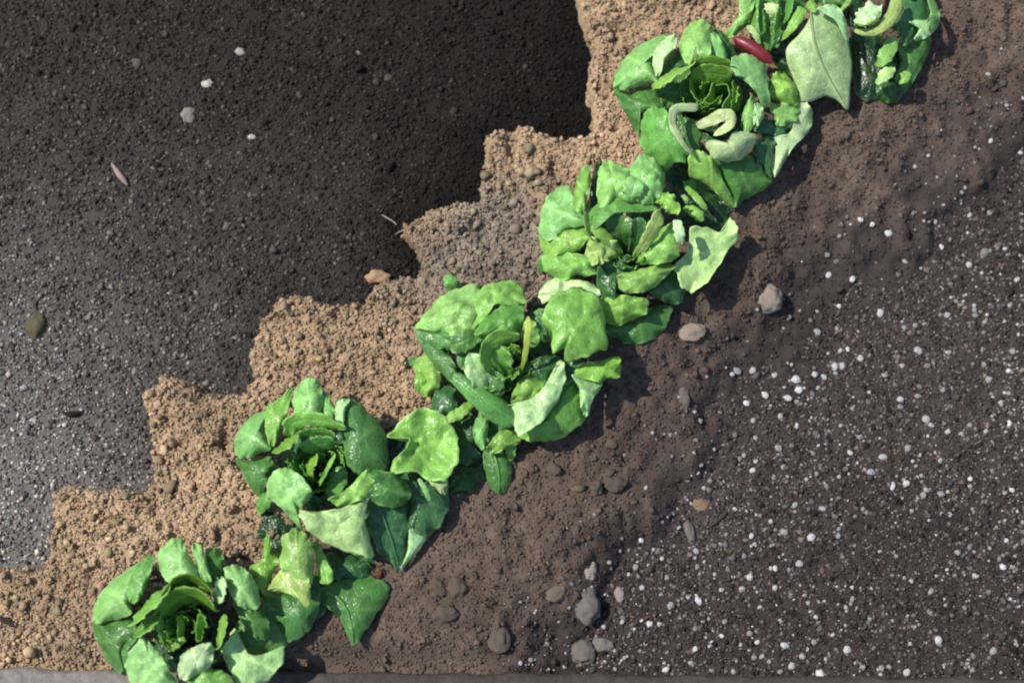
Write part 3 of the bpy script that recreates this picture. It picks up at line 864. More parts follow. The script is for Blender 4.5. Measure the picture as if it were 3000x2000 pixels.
# ---- second head
Z2 = (2.4125, 600, 1050)
head("lettuce", "second lettuce head from the bottom, with a smooth dark leaf at its upper right", (940, 1370), Z2, [
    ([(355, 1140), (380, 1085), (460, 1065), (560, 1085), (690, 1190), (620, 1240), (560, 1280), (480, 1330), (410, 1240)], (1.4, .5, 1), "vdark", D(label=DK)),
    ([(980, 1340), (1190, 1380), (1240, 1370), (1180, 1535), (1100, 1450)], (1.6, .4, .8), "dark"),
    ([(1280, 570), (1440, 555), (1410, 660), (1330, 790), (1240, 780)], (3.6, .2, 3.6), "vdark", D(label=DK)),  # dark blade standing in for the shaded gap
    ([(435, 365), (330, 408), (250, 495), (208, 600), (228, 695), (300, 705), (400, 665), (470, 645), (440, 560), (432, 470)], (4.6, 1.6, 3), "mint", D(bub=.5)),
    ([(618, 200), (530, 280), (440, 338), (422, 450), (450, 600), (490, 610), (525, 520), (575, 400)], (7.2, .3, 6.8), "yg", D(bub=.7)),
    ([(215, 700), (310, 725), (380, 690), (475, 700), (485, 790), (440, 860), (400, 985), (335, 930), (258, 800)], (3.4, .8, 1.6), "mid", D(bub=.6)),
    ([(620, 330), (638, 220), (700, 150), (760, 132), (812, 168), (832, 250), (828, 380), (800, 440), (720, 450), (650, 440)], (7.4, 1, 6.2), "mint", D(bub=1)),
    ([(822, 238), (850, 236), (902, 310), (925, 400), (880, 440), (828, 390)], (7, .3, 6.4), "mint", D(bub=.4)),
    ([(925, 330), (960, 288), (1025, 290), (995, 360), (975, 470), (928, 440)], (7.2, .2, 6.8), "pale", D(bub=.3)),
    ([(1005, 288), (1080, 298), (1140, 368), (1222, 440), (1285, 560), (1297, 700), (1285, 790), (1150, 810), (1060, 810), (990, 700), (985, 560), (980, 440), (982, 360)], (7, 1, 6), (.06, .19, .045), D(bub=.2, ruf=.1, label="smooth dark green leaf")),
    ([(1310, 795), (1460, 795), (1510, 875), (1600, 860), (1712, 865), (1724, 1050), (1662, 1185), (1568, 1265), (1485, 1225), (1450, 1150), (1440, 960)], (4.2, .6, 2.6), "teal", D(bub=.4)),
    ([(1570, 845), (1650, 850), (1712, 850), (1705, 960), (1640, 930)], (4.8, .2, 4.4), "pale", D(bub=.3)),  # small pale blade stands in for a highlight on the teal leaf
    ([(1150, 785), (1330, 805), (1442, 895), (1462, 965), (1400, 1035), (1300, 1055), (1150, 990), (1180, 880)], (6.8, .7, 5.6), "mid", D(bub=.8)),
    ([(1150, 975), (1300, 1030), (1445, 995), (1455, 1150), (1455, 1250), (1432, 1360), (1375, 1495), (1300, 1425), (1230, 1375), (1180, 1250), (1120, 1150)], (4.6, .3, 2), "teal", D(bub=.5, label="dark blue-green pointed leaf", midrib=[(1220, 1040), (1300, 1220), (1370, 1460)])),
    ([(1448, 1205), (1500, 1218), (1578, 1253), (1482, 1380), (1380, 1495), (1432, 1360)], (3.4, .2, 2.2), "pale", D(bub=.2, ruf=.1)),
    ([(655, 1070), (760, 1082), (890, 1070), (1060, 1022), (1165, 965), (1135, 1080), (1135, 1180), (1195, 1395), (1050, 1375), (900, 1325), (760, 1245), (695, 1160)], (6.8, .5, 5), "pale", D(bub=1, label=PALE)),
    ([(435, 925), (458, 830), (530, 772), (600, 776), (680, 828), (745, 910), (755, 975), (705, 1030), (660, 1070), (690, 1215), (600, 1125), (520, 1035), (450, 985)], (7.6, .8, 5.4), "mint", D(bub=1.4)),
    ([(875, 995), (960, 950), (1040, 888), (1135, 785), (1205, 800), (1195, 900), (1165, 985), (1080, 1005), (960, 1045)], (7.2, .4, 7.2), "light", D(bub=1.4)),
    ([(1287, 550), (1370, 458), (1470, 368), (1580, 346), (1682, 398), (1762, 498), (1798, 620), (1775, 760), (1702, 855), (1600, 868), (1480, 800), (1315, 805), (1338, 720), (1420, 630), (1440, 560)], (6.2, -1.1, 5.8), "yg", D(bub=2, ruf=.3, label="blistered cupped yellow-green leaf")),
], [
    ([(430, 930), (420, 1010), (370, 1090)], [38, 50, 24], [2.4, 3, 1.8], D(c="green")),
    ([(480, 660), (580, 600), (670, 530)], [32, 50, 32], [7, 8, 8], D(c="yg", h=1.4, ruf=.35, bub=1.6)),
    ([(575, 540), (630, 450), (780, 430), (1000, 490)], [32, 48, 44, 20], [7.2, 8.2, 8.4, 7.8], D(c="light", h=-.8, ruf=.45, bub=2)),
    ([(670, 560), (800, 535), (930, 560)], [24, 38, 24], [7.2, 7.4, 7], D(c="green", h=-1.2)),
    ([(680, 640), (800, 605), (920, 590)], [28, 46, 22], [6.6, 7, 6.6], D(c="green", h=-1.2)),
    ([(760, 890), (735, 780), (800, 680)], [26, 46, 38], [4.6, 6.2, 6.8], D(c="yg", h=1.2)),
    ([(800, 910), (860, 790), (922, 672)], [11, 17, 16], [5.4, 7, 7.4], D(c="light", h=.4, bub=0)),
    ([(860, 960), (930, 870), (960, 760)], [50, 70, 40], [4, 5.2, 5.6], D(c="green")),
    ([(1510, 850), (1560, 930), (1585, 1010)], [14, 18, 12], [5.4, 5.4, 4.8], D(c="mint")),
], (150, 9, 60, "dark", .1))
# ---- third head
Z3 = (2.34, 1150, 780)
head("lettuce", "third lettuce head from the bottom, blistered light green with a rolled leaf along one side", (1480, 1075), Z3, [
    ([(870, 1155), (1000, 1085), (1120, 930), (1190, 790), (1260, 790), (1300, 900), (1335, 1022), (1262, 1105), (1140, 1185), (1000, 1197), (920, 1197)], (4, .7, 2.6), "green", D(bub=.5)),
    ([(1175, 650), (1280, 640), (1400, 700), (1300, 760), (1190, 820)], (4.4, .2, 4.2), "teal", D(bub=.3)),  # teal blade in place of a shaded gap
    ([(1330, 658), (1420, 650), (1552, 615), (1564, 700), (1552, 765), (1470, 765), (1420, 795), (1245, 740)], (5.2, .3, 4.2), "yg", D(bub=.7)),
    ([(1235, 740), (1420, 772), (1432, 822), (1372, 912), (1330, 1035), (1290, 960), (1280, 840)], (5, .3, 3.2), "pale", D(bub=.5)),
    ([(145, 660), (220, 605), (300, 645), (332, 740), (322, 835), (240, 895), (195, 885), (168, 780)], (3.8, .6, 2.8), "light", D(bub=1.8)),
    ([(540, 440), (580, 330), (555, 230), (620, 140), (750, 98), (862, 106), (915, 220), (890, 270), (760, 260), (640, 310), (600, 410)], (7, .9, 5.6), "light", D(bub=1.8)),
    ([(155, 425), (220, 328), (320, 218), (440, 148), (600, 130), (595, 260), (565, 410), (480, 460), (390, 480), (300, 450)], (6.4, 1.2, 4), "mint", D(bub=1.8)),
    ([(155, 430), (300, 450), (480, 440), (580, 440), (510, 515), (400, 575), (360, 570), (250, 550), (180, 510)], (6, .3, 4.4), "mid", D(bub=1.4)),
    ([(160, 465), (240, 498), (350, 560), (415, 650), (470, 760), (420, 805), (330, 725), (228, 600)], (5.8, .5, 4), "mid", D(bub=.8)),
    ([(1028, 370), (1068, 240), (1180, 158), (1300, 146), (1412, 218), (1445, 320), (1475, 545), (1390, 590), (1270, 640), (1180, 650), (1180, 560), (1100, 590), (1075, 460)], (7.2, 1.1, 6.4), (.19, .43, .085), D(bub=1.1, label=YEL)),
    ([(560, 460), (620, 360), (700, 300), (790, 238), (885, 258), (905, 330), (875, 460), (800, 480), (700, 450), (620, 490)], (8, .8, 7.6), "green", D(bub=1.6)),
    ([(870, 700), (980, 635), (1080, 605), (1155, 630), (1120, 715), (1040, 800), (950, 745), (870, 745)], (5.4, .3, 5.8), "dark", D(bub=.8)),
    ([(820, 940), (825, 860), (870, 758), (950, 738), (1020, 768), (1065, 800), (955, 910)], (5.6, .8, 5.8), "light", D(bub=2.4)),
    ([(755, 965), (850, 945), (950, 905), (1060, 800), (1120, 700), (1145, 636), (1184, 690), (1180, 800), (1122, 935), (1010, 1075), (868, 1158), (815, 1065)], (5.4, .4, 6.2), "pale", D(bub=1.4, label=PALE)),
], [
    ([(415, 740), (560, 860), (720, 980), (860, 1070)], [42, 68, 84, 74], [6.6, 7.0, 6.5, 5.2], D(c="green", cup=-.65, bub=.4, ruf=.03, lobe=.02)),
    ([(600, 450), (490, 510), (390, 560)], [50, 70, 50], [7, 7.5, 6.8], D(c="mid", bub=1.8)),
    ([(640, 520), (540, 620), (470, 700)], [50, 75, 50], [5.4, 6, 6.2], D(c="mid", bub=1.6)),
    ([(650, 730), (640, 580), (720, 490), (870, 480)], [30, 38, 44, 20], [7.6, 8.8, 9.2, 9], D(c="yg", h=-1, ruf=.4)),
    ([(770, 850), (720, 670), (740, 540)], [60, 100, 90], [4, 7, 8.2], D(c="green", cup=.3)),
    ([(880, 720), (920, 540), (930, 340)], [8, 22, 22], [6, 9, 9.6], D(c=(.34, .48, .09), bub=.3, label="thin yellow leaf stalk")),
    ([(960, 560), (960, 450), (900, 380)], [30, 48, 44], [7, 8, 8.2], D(c="yg", bub=2, ruf=.4)),
    ([(1060, 520), (1030, 400), (1000, 290)], [40, 66, 55], [4.6, 5.6, 5.4], D(c="mid")),
    ([(730, 910), (610, 740), (530, 595)], [60, 96, 34], [5, 7.4, 8], D(c="pale", bub=1.6)),
    ([(640, 870), (690, 800), (720, 720)], [55, 75, 40], [5.6, 6.6, 7], D(c="mid", bub=1.6)),
    ([(230, 720), (190, 790), (215, 885)], [24, 40, 25], [3, 3.6, 2.6], D(c="yg")),
    ([(190, 640), (150, 650), (115, 640)], [40, 40, 20], [2, 2, 1], D(c="mid")),
    ([(440, 180), (400, 110), (362, 62)], [40, 50, 20], [1, 2, 1.6], D(c="green")),
], (150, 9, 60, "dark", .5))
head("young_lettuce", "small dark lettuce under the third head, with one flat matt leaf hanging down", (1400, 1270), Z3, [
    ([(400, 1340), (600, 1320), (610, 1480), (560, 1545), (400, 1565), (365, 1480)], (1.2, .3, .6), "dark", D(label=DK)),
    ([(380, 1030), (520, 1000), (610, 1080), (570, 1230), (610, 1310), (500, 1360), (435, 1300), (440, 1150)], (2.8, .5, 2), "dark", D(label=DK)),
    ([(265, 945), (300, 845), (380, 815), (448, 860), (440, 960), (380, 1020), (290, 1010)], (4.2, .6, 3.4), "teal", D(bub=.5)),
    ([(640, 1020), (760, 1010), (800, 1120), (700, 1230), (640, 1180)], (2.2, .5, 2.2), "mid"),
    ([(600, 1300), (650, 1340), (640, 1450), (590, 1460), (560, 1380)], (1, .3, 1), "dark"),
    ([(628, 1260), (720, 1240), (805, 1330), (815, 1440), (775, 1545), (720, 1558), (665, 1500), (625, 1380)], (2.6, .5, 1), "mid", D(bub=.3, ruf=.1, label="flat matt green leaf", midrib=[(690, 1270), (725, 1400), (730, 1530)])),
    ([(735, 1130), (855, 1125), (875, 1205), (780, 1250), (675, 1290), (645, 1240)], (4, .3, 3.2), "yg", D(bub=.9, label=YEL)),
    ([(595, 995), (645, 1000), (655, 1100), (625, 1260), (565, 1200), (552, 1110)], (4.2, .3, 3.6), "mint", D(bub=.6)),
], [
    ([(550, 930), (450, 1010), (355, 1045)], [24, 40, 24], [4.4, 4.8, 4.6], D(c="light", ruf=.35)),
    ([(790, 1180), (810, 1260), (800, 1340)], [30, 38, 20], [2.6, 2.6, 1.6], D(c="yg")),
])
# ---- fourth head
Z4 = (2.613, 1500, 420)
head("lettuce", "middle lettuce head with a white-edged leaf curling out at its right", (1838, 730), Z4, [
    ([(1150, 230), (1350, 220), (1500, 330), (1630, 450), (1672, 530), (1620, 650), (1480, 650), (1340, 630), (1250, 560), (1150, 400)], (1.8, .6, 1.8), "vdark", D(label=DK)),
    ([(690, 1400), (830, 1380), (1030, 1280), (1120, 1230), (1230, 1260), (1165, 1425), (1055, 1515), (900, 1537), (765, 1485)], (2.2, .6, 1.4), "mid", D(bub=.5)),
    ([(580, 560), (600, 350), (640, 150), (690, 150), (680, 420), (660, 540)], (4, .3, 3.6), "vdark", D(label=DK)),  # fills the shadowy gap between two leaves with dark colour
    ([(210, 590), (258, 428), (340, 345), (440, 325), (485, 450), (565, 520), (580, 625), (440, 650), (330, 730), (225, 730)], (6, 1.1, 3.6), "mint", D(bub=1.5)),
    ([(200, 650), (330, 700), (420, 640), (560, 620), (610, 700), (520, 810), (400, 860), (300, 890), (232, 830)], (5.6, .8, 3), "light", D(bub=1.5)),
    ([(485, 510), (475, 400), (498, 280), (530, 195), (594, 165), (600, 300), (570, 430), (555, 530)], (7, .5, 6.2), "light"),
    ([(655, 450), (655, 260), (688, 158), (740, 126), (812, 166), (905, 200), (945, 300), (905, 430), (800, 450), (700, 510)], (7.4, 1, 6), "mint", D(bub=1.6)),
    ([(900, 200), (960, 108), (1020, 80), (1093, 126), (1155, 228), (1166, 340), (1115, 430), (1060, 470), (960, 450), (930, 330)], (7.6, .9, 6.2), "mint", D(bub=1.5)),
    ([(225, 860), (340, 850), (450, 830), (610, 880), (650, 985), (560, 1020), (500, 1000), (400, 1050), (260, 990)], (5.8, .7, 3.4), "light", D(bub=2)),
    ([(205, 1145), (290, 1040), (400, 1045), (560, 1055), (670, 1120), (650, 1195), (520, 1150), (380, 1135), (280, 1195), (232, 1225)], (4.8, .4, 3), "pale", D(bub=1.8)),
    ([(1030, 1100), (1130, 1050), (1240, 930), (1295, 1030), (1326, 1130), (1285, 1228), (1190, 1220), (1080, 1170)], (4.2, .5, 2.6), "teal", D(bub=.4)),
    ([(650, 1250), (695, 1165), (800, 1155), (920, 1165), (1036, 1185), (1036, 1295), (920, 1350), (800, 1398), (695, 1340)], (5.4, .6, 3.6), "yg", D(bub=1)),
    ([(565, 570), (640, 478), (760, 425), (900, 425), (1070, 465), (1110, 505), (900, 520), (740, 560), (640, 630), (590, 710)], (7.6, .6, 7.6), "green", D(bub=1.8)),
    ([(1250, 920), (1340, 835), (1368, 648), (1480, 640), (1590, 676), (1672, 568), (1720, 640), (1732, 720), (1645, 835), (1565, 965), (1482, 1075), (1380, 1138), (1315, 1115), (1262, 1015)], (4.6, .4, 4), "pale", D(bub=.5, ruf=.4, curl=.5, label=PALE)),
    ([(940, 905), (1000, 838), (1080, 715), (1170, 635), (1235, 615), (1280, 720), (1280, 850), (1200, 910), (1060, 930)], (6.4, .8, 7.2), "light", D(bub=.6)),
    ([(805, 1020), (900, 975), (1010, 955), (1130, 935), (1258, 930), (1172, 1025), (1080, 1108), (960, 1148), (835, 1130)], (6.2, .6, 5.8), "light", D(bub=.6)),
    ([(655, 960), (740, 880), (850, 845), (935, 880), (955, 965), (850, 1000), (800, 1095), (785, 1190), (700, 1190), (650, 1090)], (5.6, .5, 5.4), "dark", D(bub=1, label=DK)),
], [
    ([(600, 640), (720, 720), (850, 850)], [26, 46, 14], [8, 7.8, 6], D(c="yg", tip="point", bub=.5)),
    ([(575, 530), (575, 620), (610, 740)], [20, 24, 18], [8.2, 8.4, 8], D(c="light", h=.5, bub=.3)),
    ([(860, 850), (840, 680), (880, 560)], [40, 125, 115], [4, 6.6, 7.4], D(c="mid", bub=.4, cup=.3)),
    ([(920, 860), (960, 690), (950, 570)], [30, 60, 42], [5.4, 7.6, 8.2], D(c="dark", cup=.4, bub=.2, label=DK)),
    ([(925, 880), (1060, 690), (1135, 515)], [16, 50, 42], [6, 8.5, 8.8], D(c="gold", h=-.6)),
    ([(840, 850), (690, 810), (550, 860)], [30, 100, 95], [6, 7.8, 7], D(c=(.30, .47, .12), bub=2.6, ruf=.4, lobe=.13, label="frilly yellow-green leaf")),
    ([(300, 860), (250, 900), (220, 990)], [50, 50, 30], [2, 2.4, 1.4], D(c="mid")),
    ([(1260, 585), (1282, 680), (1294, 775)], [30, 42, 26], [8, 8.6, 7.7], D(c=(.45, .62, .33), bub=.1, label="tiny white-green leaf")),
    ([(1330, 330), (1420, 420), (1490, 515)], [20, 28, 20], [4, 4.8, 4.4], D(c="light")),
    ([(1320, 480), (1400, 525), (1475, 585)], [28, 44, 36], [4, 4.8, 4.4], D(c="light")),
    ([(1300, 395), (1330, 420), (1340, 465)], [14, 20, 14], [4, 4.4, 4], D(c="mint")),
    ([(1090, 430), (1180, 430), (1250, 540)], [34, 64, 54], [7, 7.6, 7], D(c="yg", bub=2.2, ruf=.4, lobe=.14)),
    ([(900, 450), (930, 350), (960, 260)], [60, 80, 60], [7.6, 8.6, 8.2], D(c="mint", bub=2.2)),
], (145, 9, 60, "dark", .2))
# ---- fifth head
Z5 = (2.529, 1750, 0)
head("lettuce", "large lettuce head beside the red pod, with pale curled leaves at its heart", (2080, 290), Z5, [
    ([(490, 1270), (580, 1200), (680, 1180), (700, 1290), (810, 1390), (700, 1410), (500, 1410), (470, 1340)], (1.4, .5, 1), "vdark", D(label=DK)),
    ([(850, 190), (950, 260), (1020, 370), (1050, 490), (960, 490), (910, 330)], (5, .3, 4.6), "dark"),
    ([(580, 375), (640, 395), (670, 480), (560, 530), (470, 580), (500, 480)], (6, .2, 5.4), "dark"),
    ([(575, 255), (440, 275), (280, 355), (180, 465), (125, 570), (126, 655), (220, 668), (400, 610), (460, 600), (420, 480), (430, 380)], (5.4, 1.3, 3), "mint", D(bub=.8)),
    ([(425, 370), (520, 275), (585, 255), (580, 350), (505, 435), (475, 530), (440, 570), (410, 470)], (7.4, .3, 6.6), "pale", D(bub=.4)),
    ([(605, 340), (638, 238), (700, 166), (780, 146), (840, 188), (848, 300), (830, 430), (740, 450), (680, 485), (615, 400)], (7.6, 1, 6.2), "mint", D(bub=.7)),
    ([(838, 255), (880, 246), (934, 330), (966, 440), (940, 485), (830, 440), (840, 340)], (7, .3, 6.4), "mint", D(bub=.3)),
    ([(125, 655), (240, 680), (400, 640), (480, 720), (490, 800), (400, 820), (335, 870), (310, 1010), (236, 885), (164, 760)], (3.8, .8, 1.8), "mid", D(bub=.7)),
    ([(1280, 1010), (1400, 1005), (1470, 900), (1495, 680), (1572, 775), (1596, 880), (1565, 975), (1452, 1095), (1382, 1205), (1308, 1320), (1320, 1110)], (4.4, .2, 3.4), "cream", D(bub=.3, label=PALE)),
    ([(1160, 1060), (1270, 1000), (1326, 1080), (1314, 1310), (1225, 1260), (1160, 1150)], (4.8, .5, 3.2), "teal", D(bub=.3)),
    ([(1160, 960), (1240, 875), (1300, 895), (1446, 895), (1425, 965), (1380, 1038), (1270, 1020)], (4.4, .4, 4), "teal", D(bub=.4)),
    ([(1275, 770), (1380, 765), (1496, 798), (1476, 895), (1400, 930), (1325, 930), (1290, 840)], (5, .4, 4.4), "mint", D(bub=.6)),
    ([(1285, 560), (1340, 524), (1415, 556), (1477, 668), (1496, 768), (1440, 780), (1300, 730), (1280, 640)], (5.4, .9, 4.6), "light", D(bub=1.8)),
    ([(850, 1190), (1000, 1185), (1150, 1160), (1235, 1265), (1297, 1335), (1230, 1408), (1090, 1478), (1005, 1540), (920, 1370)], (5, .6, 2.4), "mid", D(bub=.7)),  # shaded half of a folded leaf, shade put into its colour
    ([(680, 1150), (750, 1112), (815, 1145), (875, 1195), (935, 1345), (1016, 1500), (985, 1550), (895, 1440), (775, 1350), (680, 1300)], (6.8, .4, 2.6), "light", D(bub=.4)),  # lit half of the same leaf, light put into its colour
    ([(322, 1000), (328, 890), (378, 805), (440, 784), (515, 825), (570, 960), (690, 1150), (665, 1200), (570, 1210), (500, 1278), (415, 1185), (312, 1075)], (7.2, .7, 4.4), "green", D(bub=.7)),
    ([(425, 690), (540, 600), (695, 500), (695, 640), (750, 770), (600, 800), (500, 800), (465, 730)], (5.4, -.2, 7), "mid", D(bub=.5)),
    ([(970, 490), (1005, 426), (1080, 400), (1172, 416), (1246, 478), (1258, 600), (1285, 760), (1230, 795), (1180, 690), (1095, 600), (1015, 558)], (7.8, .6, 6.6), "mint", D(bub=.3, label=PALE)),
    ([(805, 1060), (860, 1035), (960, 1055), (1000, 985), (1060, 974), (1176, 998), (1155, 1085), (1062, 1178), (960, 1198), (850, 1168)], (7.4, 1.1, 7), "cream", D(bub=.4, ruf=.15, label=PALE)),
    ([(1070, 945), (1076, 850), (1108, 765), (1152, 708), (1166, 800), (1166, 905), (1120, 990)], (7, .3, 7.4), "mint", D(bub=.2)),
    ([(1162, 775), (1212, 775), (1236, 850), (1182, 940), (1152, 905)], (7, .2, 7.2), "pale", D(bub=.2)),
], [
    ([(410, 670), (540, 560), (720, 470)], [36, 54, 28], [7.4, 8.4, 8], D(c="light", h=1.2, ruf=.25)),
    ([(690, 490), (830, 465), (980, 490)], [20, 28, 20], [8, 8.4, 8], D(c="olive", h=-1, bub=.4)),
    ([(690, 575), (830, 545), (995, 575)], [28, 46, 30], [7.2, 7.6, 7.2], D(c="olive", h=-1.4, bub=.6)),
    ([(705, 590), (715, 690), (790, 780)], [20, 28, 20], [6.6, 6.6, 6], D(c="yg", h=.8, bub=.3)),
    ([(780, 780), (845, 720), (855, 630)], [20, 28, 20], [6, 6.4, 6.6], D(c="yg", h=-.8, bub=.3)),
    ([(870, 640), (960, 625), (995, 720), (920, 820)], [16, 24, 26, 20], [6.6, 6.6, 6.4, 6], D(c="yg", h=.8, bub=.3)),
    ([(1000, 810), (1040, 700), (1010, 600)], [30, 48, 34], [5.6, 6, 6], D(c="olive", h=-1)),
    ([(640, 870), (680, 970), (750, 1120)], [45, 80, 50], [6, 6, 5], D(c="mid", bub=.4)),
    ([(750, 800), (590, 800), (555, 900), (620, 1040), (710, 1150)], [26, 32, 30, 28, 18], [7.8, 8.4, 8.6, 8.4, 7.4], D(c="cream", h=.2, bub=.2)),
    ([(740, 940), (860, 880), (960, 850), (990, 915), (860, 1005)], [30, 48, 52, 38, 28], [7.8, 8.2, 8.4, 8.2, 7.6], D(c="cream", bub=.9, ruf=.25)),
], (160, 9, 62, "dark", .4))
# ---- top heads, cut by the frame
Z6 = (3.36, 2100, 0)
head("lettuce", "lettuce at the top edge with one big veined leaf tapering to a point", (2300, -40), Z6, [
    ([(520, 500), (660, 420), (830, 560), (860, 800), (760, 800), (620, 720)], (1.6, .5, 1.4), "vdark", D(label=DK)),
    ([(355, -60), (520, -60), (570, 200), (515, 490), (415, 450), (375, 310), (320, 260), (345, 100)], (4.4, .7, 4), "green", D(bub=.8)),
    ([(555, -60), (790, -60), (890, 100), (775, 240), (600, 460), (495, 490), (535, 200)], (5, .6, 4.2), "mid", D(bub=.8)),
    ([(225, -60), (375, -60), (355, 100), (295, 245), (180, 350), (105, 378), (85, 320), (168, 228), (216, 130)], (5, .6, 3.8), "mint", D(bub=.5)),
    ([(1000, -120), (1200, -100), (1300, 0), (1220, 80), (1050, 60), (960, 0)], (4, .6, 4.2), "mid"),
    ([(925, 118), (1020, 66), (1150, 88), (1244, 230), (1296, 420), (1331, 620), (1316, 850), (1288, 1085), (1180, 985), (1070, 946), (920, 1000), (825, 990), (785, 870), (695, 620), (684, 480), (798, 355), (886, 238)], (6.4, .8, 3), (.37, .55, .22), D(bub=.3, ruf=.12, wob=.006, dark_rib=True, label="large pale veined leaf tapering to a point", midrib=[(925, 130), (965, 430), (1080, 720), (1275, 1060)])),
    ([(985, 92), (1100, 46), (1204, 76), (1276, 220), (1296, 410), (1246, 350), (1196, 244), (1115, 158)], (7.4, .2, 6.8), "pale", D(bub=.2)),
    ([(600, -120), (450, -220), (300, -180), (330, -40), (560, -40)], (5, .6, 4), "mint"),
    ([(800, -120), (900, -240), (1050, -200), (1040, -60), (860, -30)], (5, .6, 4), "green"),
], [
    ([(440, -40), (430, 180), (440, 380)], [26, 38, 26], [5.4, 6, 5], D(c="green", h=1)),
    ([(620, -40), (600, 180), (560, 380)], [22, 34, 22], [5.8, 6.4, 5.4], D(c="light", h=1)),
    ([(720, -40), (700, 120), (640, 260)], [22, 30, 20], [5.8, 6.4, 5.4], D(c="green", h=-1)),
    ([(535, 25), (548, 95), (550, 175)], [62, 70, 12], [7, 7.2, 6.6], D(c="cream", bub=.2, tip="point")),
    ([(850, 75), (770, 220), (635, 405)], [52, 54, 12], [6.4, 6.6, 5.2], D(c="light", tip="point", bub=.3)),
    ([(900, 15), (940, 60), (960, 125)], [40, 42, 22], [6.6, 6.8, 6.8], D(c="light")),
    ([(1220, 110), (1260, 60), (1315, 0)], [12, 24, 26], [6, 6.2, 6.4], D(c="light")),
    ([(300, 255), (370, 320), (425, 440)], [26, 36, 22], [5, 5.2, 4.6], D(c="cream", bub=.4)),
])
head("lettuce", "deep green lettuce at the top right end of the row, with a pale frilly heart", (2540, 60), Z6, [
    ([(1320, 300), (1500, 330), (1700, 380), (1810, 500), (1910, 600), (1865, 860), (1770, 990), (1560, 995), (1390, 970), (1320, 700)], (2.4, .6, 1.4), "vdark", D(bub=.6, label=DK)),
    ([(1800, 390), (1950, 370), (2105, 370), (2065, 560), (1965, 755), (1855, 910), (1750, 800), (1800, 600)], (3, .6, 1.6), "mid", D(bub=.6)),
    ([(1560, 760), (1700, 780), (1850, 860), (1780, 1000), (1600, 1000)], (2.6, .4, 1.2), "dark"),
    ([(1838, -50), (2050, -40), (2105, 120), (2085, 215), (1990, 330), (1855, 460), (1800, 360), (1750, 250), (1826, 120)], (4.6, .5, 4.2), "teal", D(bub=.4)),
    ([(2055, -70), (2144, 10), (2196, 150), (2165, 285), (2080, 300), (2075, 205), (2105, 110)], (5.4, .2, 4.4), "mint", D(bub=.2, label=PALE)),
    ([(1895, 212), (2080, 205), (2166, 268), (2062, 376), (1940, 396), (1990, 285)], (5.4, .2, 4.2), "pale", D(bub=.2)),
    ([(1320, 20), (1420, -20), (1460, 100), (1400, 250), (1330, 320)], (2.4, .3, 2), "vdark"),
    ([(1400, -160), (1560, -200), (1640, -60), (1520, 0), (1400, -40)], (6, .5, 5), "mid"),
    ([(1860, -100), (1980, -200), (2090, -160), (2060, -40), (1900, -20)], (5, .5, 4), "mid"),
], [
    ([(1390, 250), (1480, 150), (1610, 60)], [64, 105, 86], [6.6, 7.4, 7.4], D(c="cream", bub=2.4, ruf=.4, lobe=.12, label="pale frilly heart leaf")),
    ([(1380, 262), (1500, 225), (1600, 150)], [24, 34, 20], [7.2, 7.2, 7.2], D(c="olive", h=.8)),
    ([(1355, 305), (1560, 292), (1735, 150), (1790, -60)], [24, 58, 68, 68], [6.6, 7, 7.2, 6.8], D(c=(.33, .47, .15), bub=.2, cup=-.45, lobe=.02)),
    ([(1555, 640), (1660, 550), (1760, 350)], [14, 78, 46], [4.6, 5.4, 5], D(c="light", bub=.6)),
    ([(1560, 800), (1650, 740), (1745, 665)], [38, 66, 44], [4, 5, 4.6], D(c="pale", bub=.2)),
    ([(1800, 800), (1850, 760), (1880, 700)], [30, 58, 38], [3.6, 4.2, 3.8], D(c="light")),
])

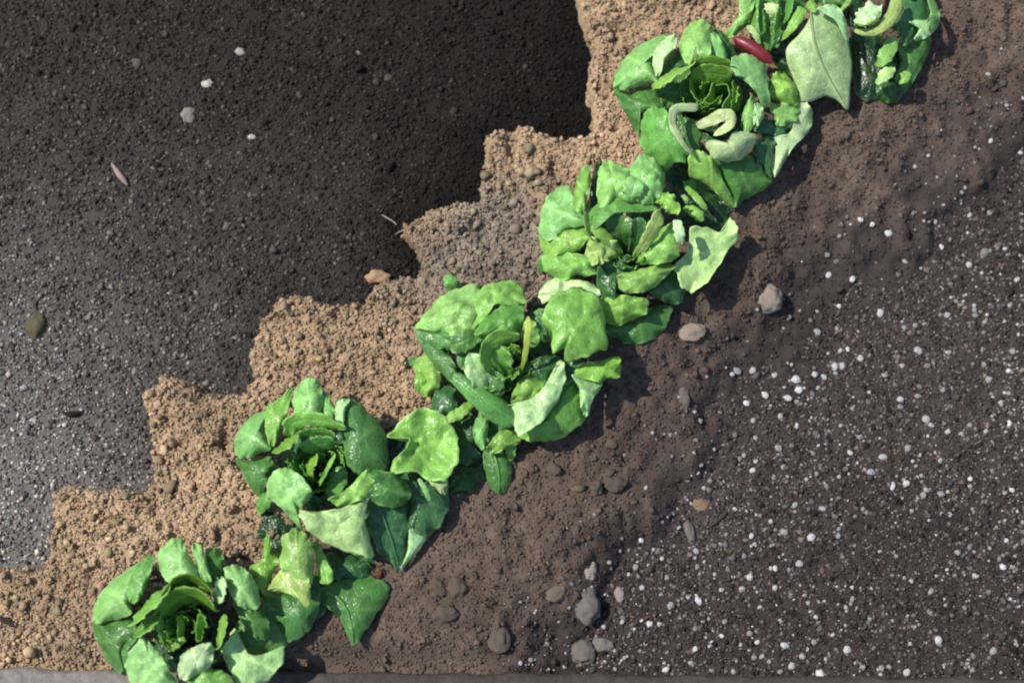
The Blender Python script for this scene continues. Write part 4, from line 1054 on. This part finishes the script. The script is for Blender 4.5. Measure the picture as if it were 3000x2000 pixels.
# ------------------------------------------------------------------ red pod lying in the leaves
zb = smooth_top(*P(2205, 150, 0.05)[:2])
pod_pix = [(172, 378), (215, 400), (290, 440), (370, 490), (450, 545), (510, 590), (540, 625)]
pod = tube_mesh("red_pod", [Vector(P(a / 3.36 + 2100, b / 3.36, zb + 0.064)) for a, b in pod_pix], [.002, .0056, .0078, .0083, .0079, .0056, .0015], M_RED, 12)
tag(pod, "shiny dark red pod lying between the two upper lettuces", "pod")
stalk = tube_mesh("stalk", [Vector(P(a / 3.36 + 2100, b / 3.36, zb + 0.064)) for a, b in [(165, 370), (150, 355), (132, 350)]], [.0022, .0016, .0012], M_RIB, 6)
stalk.color = (.2, .3, .06, 1); stalk.parent = pod

for pix, lab in [([(1118, 1668), (1112, 1682), (1104, 1700)], "rusty red scrap of leaf poking out under the second lettuce"),
                 ([(2508, 292), (2515, 305), (2510, 322)], "rusty red scrap of leaf beneath the deep green top lettuce")]:
    pts = [on_soil(a, b, .003) for a, b in pix]
    o = tube_mesh("leaf_scrap", pts, [.001, .0042, .001], M_TWIG); o.color = (.10, .030, .017, 1)
    tag(o, lab, "leaf scrap")

# ------------------------------------------------------------------ light
SUN_EL, az = R(54), Vector((-0.965, 0.26))
sd = Vector((az.x * math.cos(SUN_EL), az.y * math.cos(SUN_EL), math.sin(SUN_EL)))
L = bpy.data.lights.new("sun", "SUN"); L.energy = 4.2; L.angle = R(0.5); L.color = (1.0, 0.95, 0.87)
so = bpy.data.objects.new("sun", L); col.objects.link(so)
so.rotation_euler = sd.to_track_quat("Z", "Y").to_euler(); so.location = sd * 5
w = bpy.data.worlds.new("World"); scene.world = w; w.use_nodes = True
nt = w.node_tree
bg = nt.nodes.get("Background") or nt.nodes.new("ShaderNodeBackground")
sky = nt.nodes.new("ShaderNodeTexSky"); sky.sky_type = "NISHITA"; sky.sun_disc = False
sky.sun_elevation = SUN_EL; sky.sun_rotation = math.atan2(az.x, az.y)
nt.links.new(sky.outputs[0], bg.inputs[0]); bg.inputs[1].default_value = 0.13
wo = nt.nodes.get("World Output") or nt.nodes.new("ShaderNodeOutputWorld")
nt.links.new(bg.outputs[0], wo.inputs[0])

vs = scene.view_settings
vs.view_transform = "Standard"; vs.look = "None"; vs.gamma = 1.0; vs.exposure = 0.45
scene.cycles.filter_width = 2.0
scene.cycles.use_denoising = True
